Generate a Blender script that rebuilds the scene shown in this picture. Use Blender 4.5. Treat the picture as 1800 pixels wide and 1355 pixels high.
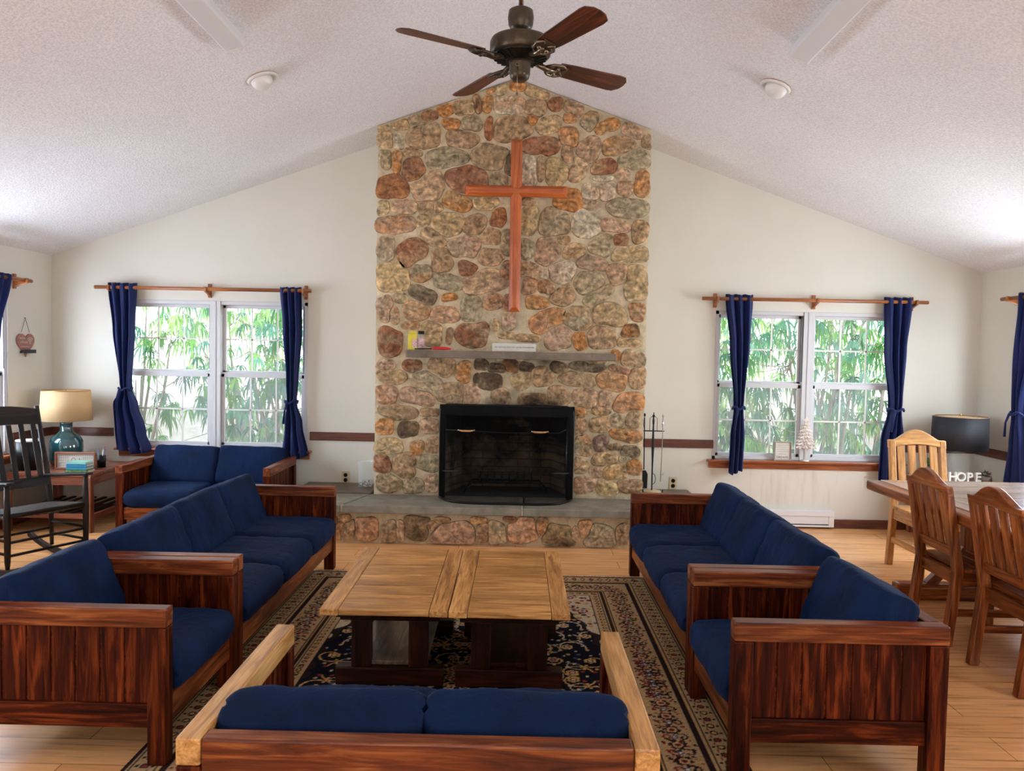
import bpy, math, random
from mathutils import Vector, Matrix, noise
import numpy as np
R = math.radians
sc = bpy.context.scene
for o in list(bpy.data.objects):
    bpy.data.objects.remove(o)

# ------------------------------------------------------------------ camera, sky, exposure, daylight and fill
cam = bpy.data.cameras.new('camera'); co = bpy.data.objects.new('camera', cam); sc.collection.objects.link(co)
F_PX, PITCH, ROLL, YAW = 1350.0, math.atan(57.5/1350), 0.0195, 0.0085
cam.sensor_fit = 'HORIZONTAL'; cam.sensor_width = 36.0; cam.lens = 36.0*F_PX/1800
cam.clip_start = 0.05; cam.clip_end = 200
co.matrix_world = (Matrix.Translation((0, 0, 1.6)) @ Matrix.Rotation(YAW, 4, 'Z') @
                   Matrix.Rotation(math.pi/2 - PITCH, 4, 'X') @ Matrix.Rotation(ROLL, 4, 'Z'))
sc.camera = co
sc.view_settings.view_transform = 'Standard'; sc.view_settings.look = 'None'
sc.view_settings.gamma = 1.0; sc.view_settings.use_curve_mapping = False
sc.view_settings.exposure = 0.09
sc.cycles.max_bounces = 8; sc.cycles.diffuse_bounces = 5; sc.cycles.transparent_max_bounces = 12
sc.cycles.caustics_reflective = False; sc.cycles.caustics_refractive = False
sc.cycles.sample_clamp_indirect = 6.0
sc.cycles.use_denoising = True

w = bpy.data.worlds.new('sky'); sc.world = w; w.use_nodes = True
wn = w.node_tree; wn.nodes.clear()
wo = wn.nodes.new('ShaderNodeOutputWorld'); wb = wn.nodes.new('ShaderNodeBackground')
wtc = wn.nodes.new('ShaderNodeTexCoord'); wsx = wn.nodes.new('ShaderNodeSeparateXYZ'); wr = wn.nodes.new('ShaderNodeValToRGB')
wn.links.new(wtc.outputs['Generated'], wsx.inputs[0]); wn.links.new(wsx.outputs['Z'], wr.inputs[0])
wr.color_ramp.elements[0].position = 0.0; wr.color_ramp.elements[0].color = (1, 1, 1, 1)
wr.color_ramp.elements[1].position = 0.6; wr.color_ramp.elements[1].color = (0.72, 0.86, 1, 1)
wn.links.new(wr.outputs[0], wb.inputs[0]); wb.inputs[1].default_value = 4.2
wn.links.new(wb.outputs[0], wo.inputs[0])

def daylight(name, loc, rot, sx, sy, power, color=(0.86, 0.93, 1.0)):
    l = bpy.data.lights.new(name, 'AREA'); l.shape = 'RECTANGLE'; l.size = sx; l.size_y = sy
    l.energy = power; l.color = color
    o = bpy.data.objects.new(name, l); sc.collection.objects.link(o); o.location = loc; o.rotation_euler = rot
    return o
# far side pair stands in known windows; nearer pair and rear are added fill
daylight('window_daylight', (-4.68, 5.80, 1.33), (0, -R(77), 0), 1.4, 1.7, 215, (0.70, 0.82, 1.0))
daylight('window_daylight', (-4.68, 1.30, 1.33), (0, -R(77), 0), 1.4, 1.7, 140, (0.74, 0.85, 1.0))
daylight('window_daylight', (4.56, 5.70, 1.33), (0, R(77), 0), 1.4, 1.7, 215, (0.80, 0.90, 1.0))
daylight('window_daylight', (4.56, 1.30, 1.33), (0, R(77), 0), 1.4, 1.7, 140, (0.84, 0.92, 1.0))
daylight('window_daylight', (-0.07, -2.75, 1.45), (R(90), 0, 0), 4.4, 1.9, 16, (0.90, 0.94, 1.0))

# ------------------------------------------------------------------ helpers
def link(o, parent=None):
    sc.collection.objects.link(o)
    if parent is not None: o.parent = parent
    return o
class MB:
    def __init__(s):
        s.v = []; s.f = []; s.g = []; s.c = []; s.sm = []; s.a = []
    def add(s, vs, fs, g=None, smooth=False, col=(1, 1, 1), M=None, aux=None):
        n = len(s.v)
        if M is not None: vs = [M @ Vector(p) for p in vs]
        s.v += [tuple(p) for p in vs]
        s.f += [tuple(i+n for i in f) for f in fs]
        s.g += g if g is not None else [tuple(p) for p in vs]
        if isinstance(col, list): s.c += col
        else: s.c += [col]*len(vs)
        s.a += aux if aux is not None else [0.0]*len(vs)
        s.sm += [smooth]*len(fs)
        return s
    def box(s, x0, x1, y0, y1, z0, z1, M=None, col=(1, 1, 1), axis=None):
        vs = [(x, y, z) for z in (z0, z1) for y in (y0, y1) for x in (x0, x1)]
        fs = [(0, 2, 3, 1), (4, 5, 7, 6), (0, 1, 5, 4), (2, 6, 7, 3), (0, 4, 6, 2), (1, 3, 7, 5)]
        d = (abs(x1-x0), abs(y1-y0), abs(z1-z0))
        k = axis if axis is not None else d.index(max(d))
        o = (random.random()*40, random.random()*40, random.random()*40)
        idx = [k, (k+1) % 3, (k+2) % 3]
        g = [(p[idx[0]]+o[0], p[idx[1]]+o[1], p[idx[2]]+o[2]) for p in vs]
        return s.add(vs, fs, g, False, col, M)
    def beam(s, p0, p1, wx, wz, M=None, col=(1, 1, 1), up=(0, 0, 1)):
        p0 = Vector(p0); p1 = Vector(p1); d = p1-p0; L = d.length; d.normalize()
        u = Vector(up)
        if abs(d.dot(u)) > 0.98: u = Vector((1, 0, 0))
        a = d.cross(u).normalized(); b = a.cross(d)
        Mx = Matrix((( d.x, a.x, b.x, p0.x), (d.y, a.y, b.y, p0.y), (d.z, a.z, b.z, p0.z), (0, 0, 0, 1)))
        if M is not None: Mx = M @ Mx
        return s.box(0, L, -wx/2, wx/2, -wz/2, wz/2, Mx, col, 0)
    def prism(s, poly, t0, t1, M=None, col=(1, 1, 1), smooth=False, gaxis=0):
        # poly in (x,z); extruded along y
        n = len(poly); vs = [(x, t0, z) for x, z in poly]+[(x, t1, z) for x, z in poly]
        fs = [tuple(range(n)), tuple(range(2*n-1, n-1, -1))]
        fs += [(i, i+n, (i+1) % n+n, (i+1) % n) for i in range(n)]
        o = random.random()*40
        g = [((p[0], p[1], p[2]) if gaxis == 0 else (p[2], p[0], p[1])) for p in vs]
        g = [(a+o, b+o, c) for a, b, c in g]
        return s.add(vs, fs, g, smooth, col, M)
    def lathe(s, prof, c=(0, 0, 0), seg=32, M=None, col=(1, 1, 1), cap=True, smooth=True):
        vs = []; fs = []
        for r, z in prof:
            for i in range(seg):
                a = 2*math.pi*i/seg; vs.append((c[0]+r*math.cos(a), c[1]+r*math.sin(a), c[2]+z))
        for k in range(len(prof)-1):
            for i in range(seg):
                j = (i+1) % seg; fs.append((k*seg+i, k*seg+j, (k+1)*seg+j, (k+1)*seg+i))
        if cap:
            fs.append(tuple(range(seg-1, -1, -1))); fs.append(tuple((len(prof)-1)*seg+i for i in range(seg)))
        return s.add(vs, fs, None, smooth, col, M)
    def tube(s, pts, r, seg=8, M=None, col=(1, 1, 1), closed=False, smooth=True):
        pts = [Vector(p) for p in pts]; n = len(pts); vs = []; fs = []; g = []
        rr = r if isinstance(r, (list, tuple)) else [r]*n
        L = 0; last = None
        for i, p in enumerate(pts):
            if closed: d = pts[(i+1) % n]-pts[i-1]
            else: d = pts[min(i+1, n-1)]-pts[max(i-1, 0)]
            d.normalize()
            if last is None:
                u = Vector((0, 0, 1)) if abs(d.z) < .9 else Vector((1, 0, 0)); a = d.cross(u).normalized()
            else: a = (last-d*last.dot(d)).normalized()
            last = a; b = d.cross(a)
            if i: L += (p-pts[i-1]).length
            for k in range(seg):
                t = 2*math.pi*k/seg; q = p+a*math.cos(t)*rr[i]+b*math.sin(t)*rr[i]
                vs.append(tuple(q)); g.append((L, rr[i]*math.cos(t), rr[i]*math.sin(t)))
        m = n if closed else n-1
        for i in range(m):
            for k in range(seg):
                j = (i+1) % n; l = (k+1) % seg
                fs.append((i*seg+k, i*seg+l, j*seg+l, j*seg+k))
        if not closed:
            fs.append(tuple(range(seg-1, -1, -1))); fs.append(tuple((n-1)*seg+k for k in range(seg)))
        return s.add(vs, fs, g, smooth, col, M)
    def ball(s, c, r, M=None, col=(1, 1, 1), sz=(1, 1, 1), seg=16, rings=10):
        prof = [(max(1e-4, r*math.sin(math.pi*k/rings)), -r*math.cos(math.pi*k/rings)) for k in range(rings+1)]
        Mx = Matrix.Translation(c) @ Matrix.Diagonal((*sz, 1))
        if M is not None: Mx = M @ Mx
        return s.lathe(prof, seg=seg, M=Mx, col=col, cap=False)
    def pillow(s, sx, sy, sz, M=None, p=8, e=.42, nu=30, nv=24, crown=.12, wr=.004, seed=0, sag=0.0):
        # soft box cushion: sx by sy in plan, sz thick, a seam round its middle
        us = [math.sin(math.pi/2*(-1+2*i/nu)) for i in range(nu+1)]
        ws = [math.sin(math.pi/2*(-1+2*i/nv)) for i in range(nv+1)]
        vs = []; fs = []; idx = {}
        for side in (1, -1):
            for i, u in enumerate(us):
                for j, v in enumerate(ws):
                    edge = i in (0, nu) or j in (0, nv)
                    if edge and side == -1: idx[(side, i, j)] = idx[(1, i, j)]; continue
                    h = ((1-abs(u)**p)*(1-abs(v)**p))**e if not edge else 0
                    h *= 1+crown*(1-u*u)*(1-v*v)
                    uu = u*(1-.035*abs(v)**6); vv = v*(1-.035*abs(u)**6)
                    q = Vector((uu*sx*3+seed*7.3, vv*sy*9+seed, side*2.0))
                    wv = noise.noise(q)*wr+noise.noise(Vector((u*sx*14+seed, v*sy*5+u*4, seed)))*wr*.8
                    inw = 0.012*(1-min(1, h*1.3))
                    x = sx/2*uu; y = sy/2*vv
                    z = side*(sz/2*h + wv*(1 if not edge else 0))
                    x += noise.noise(Vector((v*3, z*9, seed+3)))*.006; y += noise.noise(Vector((u*3, z*9, seed+9)))*.006
                    x -= math.copysign(inw*abs(u)**10, u) if edge else 0
                    idx[(side, i, j)] = len(vs); vs.append((x, y, z-sag*(1-u*u)*(1-v*v)))
        for side in (1, -1):
            for i in range(nu):
                for j in range(nv):
                    q = (idx[(side, i, j)], idx[(side, i+1, j)], idx[(side, i+1, j+1)], idx[(side, i, j+1)])
                    fs.append(q if side == 1 else q[::-1])
        return s.add(vs, fs, None, True, (1, 1, 1), M)
    def build(s, name, mat, parent=None, bevel=0, seg=2, solid=0):
        me = bpy.data.meshes.new(name); me.from_pydata(s.v, [], s.f); me.update()
        a = me.attributes.new('gc', 'FLOAT_VECTOR', 'POINT'); a.data.foreach_set('vector', [c for p in s.g for c in p])
        a = me.attributes.new('tint', 'FLOAT_COLOR', 'POINT'); a.data.foreach_set('color', [c for p in s.c for c in (p[0], p[1], p[2], 1.0)])
        a = me.attributes.new('aux', 'FLOAT', 'POINT'); a.data.foreach_set('value', s.a)
        me.polygons.foreach_set('use_smooth', s.sm)
        me.materials.append(mat)
        o = bpy.data.objects.new(name, me); link(o, parent)
        if solid:
            m = o.modifiers.new('t', 'SOLIDIFY'); m.thickness = solid; m.offset = 0
        if bevel:
            m = o.modifiers.new('b', 'BEVEL'); m.width = bevel; m.segments = seg; m.limit_method = 'ANGLE'; m.angle_limit = R(40)
        return o
def tag(o, label=None, cat=None, group=None, kind=None):
    if label: o['label'] = label
    if cat: o['category'] = cat
    if group: o['group'] = group
    if kind: o['kind'] = kind
    return o
def thing(name, label, cat, loc=(0, 0, 0), rz=0, group=None):
    o = bpy.data.objects.new(name, None); o.empty_display_size = .1; link(o)
    o.location = loc; o.rotation_euler = (0, 0, rz)
    return tag(o, label, cat, group)
def copy_tree(o, parent=None):
    c = o.copy(); sc.collection.objects.link(c); c.parent = parent
    for ch in list(o.children): copy_tree(ch, c)
    return c
def Tm(x, y, z, rx=0, ry=0, rz=0):
    return Matrix.Translation((x, y, z)) @ Matrix.Rotation(rz, 4, 'Z') @ Matrix.Rotation(ry, 4, 'Y') @ Matrix.Rotation(rx, 4, 'X')
def text_mesh(name, txt, size, mat, parent, M, ext=.001, font_bold=False, align='CENTER'):
    cu = bpy.data.curves.new(name, 'FONT'); cu.body = txt; cu.size = size; cu.extrude = ext
    cu.align_x = align; cu.align_y = 'CENTER'
    if font_bold: cu.offset = size*.02
    t = bpy.data.objects.new('tmp', cu); sc.collection.objects.link(t)
    dg = bpy.context.evaluated_depsgraph_get(); dg.update()
    me = bpy.data.meshes.new_from_object(t.evaluated_get(dg)); bpy.data.objects.remove(t)
    me.transform(M); me.materials.clear(); me.materials.append(mat)
    o = bpy.data.objects.new(name, me); link(o, parent); return o

# ------------------------------------------------------------------ materials
def newmat(name):
    m = bpy.data.materials.new(name); m.use_nodes = True; nt = m.node_tree
    return m, nt, nt.nodes['Principled BSDF']
def ramp(nt, els, interp='LINEAR'):
    r = nt.nodes.new('ShaderNodeValToRGB'); cr = r.color_ramp; cr.interpolation = interp
    while len(cr.elements) < len(els): cr.elements.new(0.5)
    for e, (p, c) in zip(cr.elements, els): e.position = p; e.color = (*c, 1)
    return r
def nz(nt, vec, scale, detail=4, rough=.6, dist=0):
    n = nt.nodes.new('ShaderNodeTexNoise'); n.inputs['Scale'].default_value = scale
    n.inputs['Detail'].default_value = detail; n.inputs['Roughness'].default_value = rough; n.inputs['Distortion'].default_value = dist
    if vec is not None: nt.links.new(vec, n.inputs['Vector'])
    return n
def mapping(nt, vec, sc_):
    mp = nt.nodes.new('ShaderNodeMapping'); mp.inputs['Scale'].default_value = sc_; nt.links.new(vec, mp.inputs['Vector']); return mp.outputs[0]
def attr(nt, name):
    a = nt.nodes.new('ShaderNodeAttribute'); a.attribute_name = name; return a
def mixc(nt, a, b, fac, mode='MIX'):
    m = nt.nodes.new('ShaderNodeMix'); m.data_type = 'RGBA'; m.blend_type = mode
    for sock, val in ((m.inputs[0], fac), (m.inputs[6], a), (m.inputs[7], b)):
        if isinstance(val, (int, float)): sock.default_value = val
        elif isinstance(val, tuple): sock.default_value = (*val, 1)
        else: nt.links.new(val, sock)
    return m.outputs[2]
def bump(nt, b, h, strength=.3, dist=.01):
    n = nt.nodes.new('ShaderNodeBump'); n.inputs['Strength'].default_value = strength; n.inputs['Distance'].default_value = dist
    nt.links.new(h, n.inputs['Height']); nt.links.new(n.outputs[0], b.inputs['Normal'])
def wood(name, dark, mid, light, rough=.38, scale=1.0, coat=.15, bumps=.12, spec=.5):
    m, nt, b = newmat(name); g = attr(nt, 'gc').outputs['Vector']
    v1 = mapping(nt, g, (1.3*scale, 16*scale, 16*scale)); n1 = nz(nt, v1, 2.2, 5, .62, .8)
    v2 = mapping(nt, g, (3*scale, 90*scale, 90*scale)); n2 = nz(nt, v2, 2.0, 3, .6)
    v3 = mapping(nt, g, (1.0, 2.5, 2.5)); n3 = nz(nt, v3, 1.6, 2, .5)
    r = ramp(nt, [(.30, dark), (.5, mid), (.70, light)]); nt.links.new(n1.outputs[0], r.inputs[0])
    r2 = ramp(nt, [(.35, (.5, .5, .5)), (.6, (1, 1, 1))]); nt.links.new(n2.outputs[0], r2.inputs[0])
    c = mixc(nt, r.outputs[0], r2.outputs[0], .55, 'MULTIPLY')
    r3 = ramp(nt, [(.3, (.55, .5, .48)), (.65, (1.15, 1.12, 1.1))]); nt.links.new(n3.outputs[0], r3.inputs[0])
    c = mixc(nt, c, r3.outputs[0], .8, 'MULTIPLY')
    nt.links.new(c, b.inputs['Base Color']); b.inputs['Roughness'].default_value = rough
    b.inputs['Coat Weight'].default_value = coat; b.inputs['Coat Roughness'].default_value = .25
    b.inputs['Specular IOR Level'].default_value = spec
    bump(nt, b, n2.outputs[0], bumps, .004)
    return m
def plain(name, col, rough=.5, metal=0, spec=.5, noisy=0, nscale=20, bmp=0, coat=0):
    m, nt, b = newmat(name); b.inputs['Base Color'].default_value = (*col, 1); b.inputs['Roughness'].default_value = rough
    b.inputs['Metallic'].default_value = metal; b.inputs['Specular IOR Level'].default_value = spec; b.inputs['Coat Weight'].default_value = coat
    if noisy or bmp:
        tc = nt.nodes.new('ShaderNodeTexCoord'); n = nz(nt, tc.outputs['Object'], nscale, 4, .6)
        if noisy:
            r = ramp(nt, [(.3, tuple(c*(1-noisy) for c in col)), (.7, tuple(min(1, c*(1+noisy)) for c in col))])
            nt.links.new(n.outputs[0], r.inputs[0]); nt.links.new(r.outputs[0], b.inputs['Base Color'])
        if bmp: bump(nt, b, n.outputs[0], bmp, .005)
    return m
def tinted(name, rough=.6, noisy=.25, nscale=25, bmp=0, dist=.01, spec=.5, soot=False, detail=5):
    m, nt, b = newmat(name); a = attr(nt, 'tint'); tc = nt.nodes.new('ShaderNodeTexCoord')
    n = nz(nt, tc.outputs['Object'], nscale, detail, .65, .4)
    r = ramp(nt, [(.28, (1-noisy,)*3), (.5, (1, 1, 1)), (.72, (1+noisy,)*3)]); nt.links.new(n.outputs[0], r.inputs[0])
    c = mixc(nt, a.outputs['Color'], r.outputs[0], 1.0, 'MULTIPLY')
    if soot:
        s = attr(nt, 'aux'); n4 = nz(nt, tc.outputs['Object'], 9, 4, .6)
        ma = nt.nodes.new('ShaderNodeMath'); ma.operation = 'MULTIPLY_ADD'; nt.links.new(n4.outputs[0], ma.inputs[0])
        ma.inputs[1].default_value = .9; nt.links.new(s.outputs['Fac'], ma.inputs[2])
        rs = ramp(nt, [(.62, (0, 0, 0)), (1.25, (1, 1, 1))]); 
        mr = nt.nodes.new('ShaderNodeMapRange'); mr.inputs[1].default_value = .72; mr.inputs[2].default_value = 1.5; mr.inputs[4].default_value = .93
        nt.links.new(ma.outputs[0], mr.inputs[0])
        c = mixc(nt, c, (.012, .010, .009), mr.outputs[0])
        nt.nodes.remove(rs)
    nt.links.new(c, b.inputs['Base Color']); b.inputs['Roughness'].default_value = rough; b.inputs['Specular IOR Level'].default_value = spec
    if bmp: bump(nt, b, n.outputs[0], bmp, dist)
    return m
M = {}
M['sofa'] = wood('stained pine', (.010, .0012, .0005), (.065, .0085, .002), (.24, .046, .009), .42, coat=0, spec=.12)
M['sofa_arm'] = wood('worn stained pine', (.045, .007, .002), (.19, .040, .009), (.46, .155, .042), .36, coat=0, spec=.3)
M['arm_gold'] = wood('golden pine', (.24, .09, .025), (.60, .30, .09), (.80, .47, .18), .36)
M['table_top'] = wood('oak table boards', (.26, .10, .026), (.60, .285, .085), (.85, .48, .17), .36, 1.5, coat=.08, spec=.35)
M['table_dark'] = wood('dark table wood', (.006, .002, .001), (.028, .007, .003), (.08, .018, .007), .45, coat=0, spec=.2)
M['table_shelf'] = wood('dusty shelf board', (.10, .07, .05), (.22, .16, .11), (.34, .27, .2), .3)  # pale tone is the windows' reflection painted into the board colour
M['dining'] = wood('orange pine', (.07, .013, .003), (.28, .068, .013), (.56, .19, .045), .34, coat=.05, spec=.35)
M['dining_pale'] = wood('pale pine', (.32, .13, .035), (.62, .31, .10), (.82, .48, .19), .36, coat=.05, spec=.35)
M['dining_top'] = wood('table top pine', (.40, .28, .20), (.56, .42, .33), (.66, .52, .42), .18, coat=.5)  # base colour paled to carry the bluish window reflections
M['trim'] = wood('trim wood', (.05, .014, .007), (.13, .035, .016), (.20, .06, .028), .4)
M['sill'] = wood('sill wood', (.16, .035, .010), (.38, .10, .026), (.50, .17, .05), .35)
M['rod'] = wood('rod wood', (.20, .06, .02), (.42, .14, .04), (.6, .25, .08), .35)
M['cross'] = wood('cedar', (.36, .065, .012), (.56, .125, .024), (.70, .20, .045), .42)
M['side_table'] = wood('cherry', (.14, .040, .022), (.33, .11, .06), (.48, .20, .12), .28)
M['rocker'] = wood('dark rocker wood', (.005, .004, .004), (.014, .010, .009), (.035, .025, .02), .45, spec=.2, coat=0)
M['blade'] = wood('walnut blade', (.018, .005, .003), (.085, .018, .006), (.26, .070, .02), .38, coat=.05)
M['grey_frame'] = wood('driftwood', (.30, .25, .2), (.45, .39, .32), (.6, .54, .46), .6)
def fabric(name, c1, c2):
    m, nt, b = newmat(name); tc = nt.nodes.new('ShaderNodeTexCoord')
    n = nz(nt, tc.outputs['Object'], 5, 4, .6); r = ramp(nt, [(.3, c1), (.7, c2)]); nt.links.new(n.outputs[0], r.inputs[0])
    nt.links.new(r.outputs[0], b.inputs['Base Color']); b.inputs['Roughness'].default_value = .85
    b.inputs['Sheen Weight'].default_value = .05; b.inputs['Sheen Roughness'].default_value = .4; b.inputs['Sheen Tint'].default_value = (.15, .3, .8, 1)
    b.inputs['Specular IOR Level'].default_value = .15
    v = mapping(nt, tc.outputs['Object'], (6, 6, 2)); n2 = nz(nt, v, 2.2, 3, .5, 1.5); bump(nt, b, n2.outputs[0], .35, .02)
    return m
M['navy'] = fabric('navy cushion cloth', (.0014, .0070, .030), (.0030, .016, .062))
def curtain_mat():
    m, nt, b = newmat('navy curtain cloth'); b.inputs['Base Color'].default_value = (.007, .018, .10, 1)
    b.inputs['Roughness'].default_value = .6; b.inputs['Sheen Weight'].default_value = .3; b.inputs['Sheen Tint'].default_value = (.3, .4, 1, 1)
    b.inputs['Specular IOR Level'].default_value = .3
    out = nt.nodes['Material Output']; tr = nt.nodes.new('ShaderNodeBsdfTranslucent'); tr.inputs[0].default_value = (.03, .05, .22, 1)
    mx = nt.nodes.new('ShaderNodeMixShader'); mx.inputs[0].default_value = .2
    nt.links.new(b.outputs[0], mx.inputs[1]); nt.links.new(tr.outputs[0], mx.inputs[2]); nt.links.new(mx.outputs[0], out.inputs[0])
    return m
M['curtain'] = curtain_mat()
M['stone'] = tinted('field stone', .8, .55, 24, 1.0, .03, .2, True, 12)
M['mortar'] = tinted('mortar', .9, .22, 22, .7, .012, .2, True)
M['slab'] = tinted('hearth slate', .55, .35, 7, .5, .01, .4)
M['black'] = plain('black iron', (.008, .008, .009), .42, .3)
M['black_gloss'] = plain('black enamel', (.003, .003, .004), .35, spec=.25)
M['firebrick'] = None
M['steel'] = plain('steel', (.5, .5, .5), .25, 1)
M['brass'] = plain('brass', (.62, .33, .14), .3, .6)
M['bronze'] = plain('aged bronze', (.075, .052, .030), .38, .55, noisy=.3)
M['bronze_dark'] = plain('dark bronze', (.012, .010, .008), .4, .5)
M['bronze_bright'] = plain('rubbed bronze', (.20, .15, .10), .3, .9)
M['white'] = plain('white enamel', (.78, .77, .74), .4)
M['vinyl'] = plain('window vinyl', (.62, .62, .63), .4)
M['vinyl_dark'] = plain('window track', (.10, .10, .11), .5)
M['heater'] = plain('heater enamel', (.74, .74, .76), .35)
M['cream_plastic'] = plain('cream plastic', (.62, .50, .30), .4)
M['shade_cream'] = None
M['shade_black'] = plain('black lamp shade', (.010, .012, .018), .6, bmp=.2, nscale=120)
M['cream'] = plain('cream lining', (.75, .68, .48), .7)
M['yellow'] = plain('yellow card', (.75, .62, .05), .5, noisy=.1)
M['pink'] = plain('pink label', (.72, .42, .42), .5, noisy=.5, nscale=60)
M['red'] = plain('red plastic', (.60, .012, .02), .3)
M['paper'] = plain('white paper board', (.68, .66, .58), .7, noisy=.06)
M['ink'] = plain('grey ink', (.14, .13, .12), .7)
M['ink_pale'] = plain('white paint', (.75, .68, .62), .7)
M['heart'] = plain('dusty pink paint', (.36, .15, .12), .6, noisy=.3, nscale=40)
M['teal_cover'] = plain('teal book cover', (.02, .26, .33), .45)
M['blue_cover'] = plain('blue book cover', (.02, .20, .42), .4)
M['mint_cover'] = plain('mint book cover', (.22, .50, .38), .45)
M['green_cover'] = plain('green and gold cover', (.08, .16, .05), .5, noisy=.6, nscale=60)
M['pages'] = plain('book pages', (.65, .58, .42), .8)
M['pebble'] = tinted('pebbles', .45, .3, 40)
M['leafy'] = tinted('plant leaves', .5, .3, 40)
M['ash'] = plain('fireplace floor ash', (.045, .040, .034), .9, noisy=.5, nscale=14)
M['seat_weave'] = None
M['bark'] = plain('bark', (.34, .30, .24), .9, noisy=.4, nscale=10, bmp=.5)
def transp(name, col, fac, rough=.05, gloss=None):
    # thin see-through sheet: part transparent, part surface
    m, nt, b = newmat(name); out = nt.nodes['Material Output']
    tr = nt.nodes.new('ShaderNodeBsdfTransparent'); tr.inputs[0].default_value = (1, 1, 1, 1)
    b.inputs['Base Color'].default_value = (*col, 1); b.inputs['Roughness'].default_value = rough
    mx = nt.nodes.new('ShaderNodeMixShader'); mx.inputs[0].default_value = fac
    nt.links.new(tr.outputs[0], mx.inputs[1]); nt.links.new(b.outputs[0], mx.inputs[2]); nt.links.new(mx.outputs[0], out.inputs[0])
    return m
M['glass'] = transp('window glass', (.9, .95, 1), .05, .02)
M['screen_mesh'] = transp('insect screen', (.30, .33, .34), .28, .8)
M['fire_mesh'] = transp('fire screen mesh', (.002, .002, .002), .50, .9); M['fire_mesh'].node_tree.nodes['Principled BSDF'].inputs['Specular IOR Level'].default_value = .05
M['clear_glass'] = transp('clear glass', (.80, .86, .86), .16, .03)
def teal_glass():
    m, nt, b = newmat('teal glass'); b.inputs['Base Color'].default_value = (.012, .085, .10, 1); b.inputs['Roughness'].default_value = .06
    b.inputs['Coat Weight'].default_value = 1; b.inputs['Specular IOR Level'].default_value = .9
    return m
M['teal_glass'] = teal_glass()
def shade_cream():
    m, nt, b = newmat('cream lamp shade'); b.inputs['Base Color'].default_value = (.78, .60, .34, 1); b.inputs['Roughness'].default_value = .8
    out = nt.nodes['Material Output']; tr = nt.nodes.new('ShaderNodeBsdfTranslucent'); tr.inputs[0].default_value = (.85, .62, .32, 1)
    mx = nt.nodes.new('ShaderNodeMixShader'); mx.inputs[0].default_value = .45
    nt.links.new(b.outputs[0], mx.inputs[1]); nt.links.new(tr.outputs[0], mx.inputs[2]); nt.links.new(mx.outputs[0], out.inputs[0])
    return m
M['shade_cream'] = shade_cream()
def firebrick():
    m, nt, b = newmat('sooty firebrick'); g = attr(nt, 'gc').outputs['Vector']
    br = nt.nodes.new('ShaderNodeTexBrick'); br.inputs['Scale'].default_value = 1; br.inputs['Brick Width'].default_value = .22; br.inputs['Row Height'].default_value = .075
    br.inputs['Mortar Size'].default_value = .006; br.inputs['Color1'].default_value = (.22, .15, .085, 1); br.inputs['Color2'].default_value = (.12, .08, .05, 1); br.inputs['Mortar'].default_value = (.075, .055, .035, 1)
    nt.links.new(g, br.inputs['Vector']); n = nz(nt, g, 5, 5, .65)
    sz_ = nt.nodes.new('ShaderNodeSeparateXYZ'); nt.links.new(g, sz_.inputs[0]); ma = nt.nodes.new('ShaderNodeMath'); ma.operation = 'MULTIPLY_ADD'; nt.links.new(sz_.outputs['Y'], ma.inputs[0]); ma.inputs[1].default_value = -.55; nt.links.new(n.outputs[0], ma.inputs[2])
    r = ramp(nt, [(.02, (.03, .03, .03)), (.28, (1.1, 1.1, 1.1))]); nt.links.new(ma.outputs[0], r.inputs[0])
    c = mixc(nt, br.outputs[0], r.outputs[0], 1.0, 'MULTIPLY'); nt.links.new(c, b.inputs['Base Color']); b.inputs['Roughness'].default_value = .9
    return m
M['firebrick'] = firebrick()
def weave():
    m, nt, b = newmat('woven seat'); tc = nt.nodes.new('ShaderNodeTexCoord')
    ch = nt.nodes.new('ShaderNodeTexChecker'); ch.inputs['Scale'].default_value = 40; ch.inputs[1].default_value = (.10, .09, .08, 1); ch.inputs[2].default_value = (.015, .013, .012, 1)
    nt.links.new(tc.outputs['Object'], ch.inputs['Vector']); nt.links.new(ch.outputs[0], b.inputs['Base Color']); b.inputs['Roughness'].default_value = .35
    bump(nt, b, ch.outputs[1], .5, .004)
    return m
M['seat_weave'] = weave()
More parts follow.
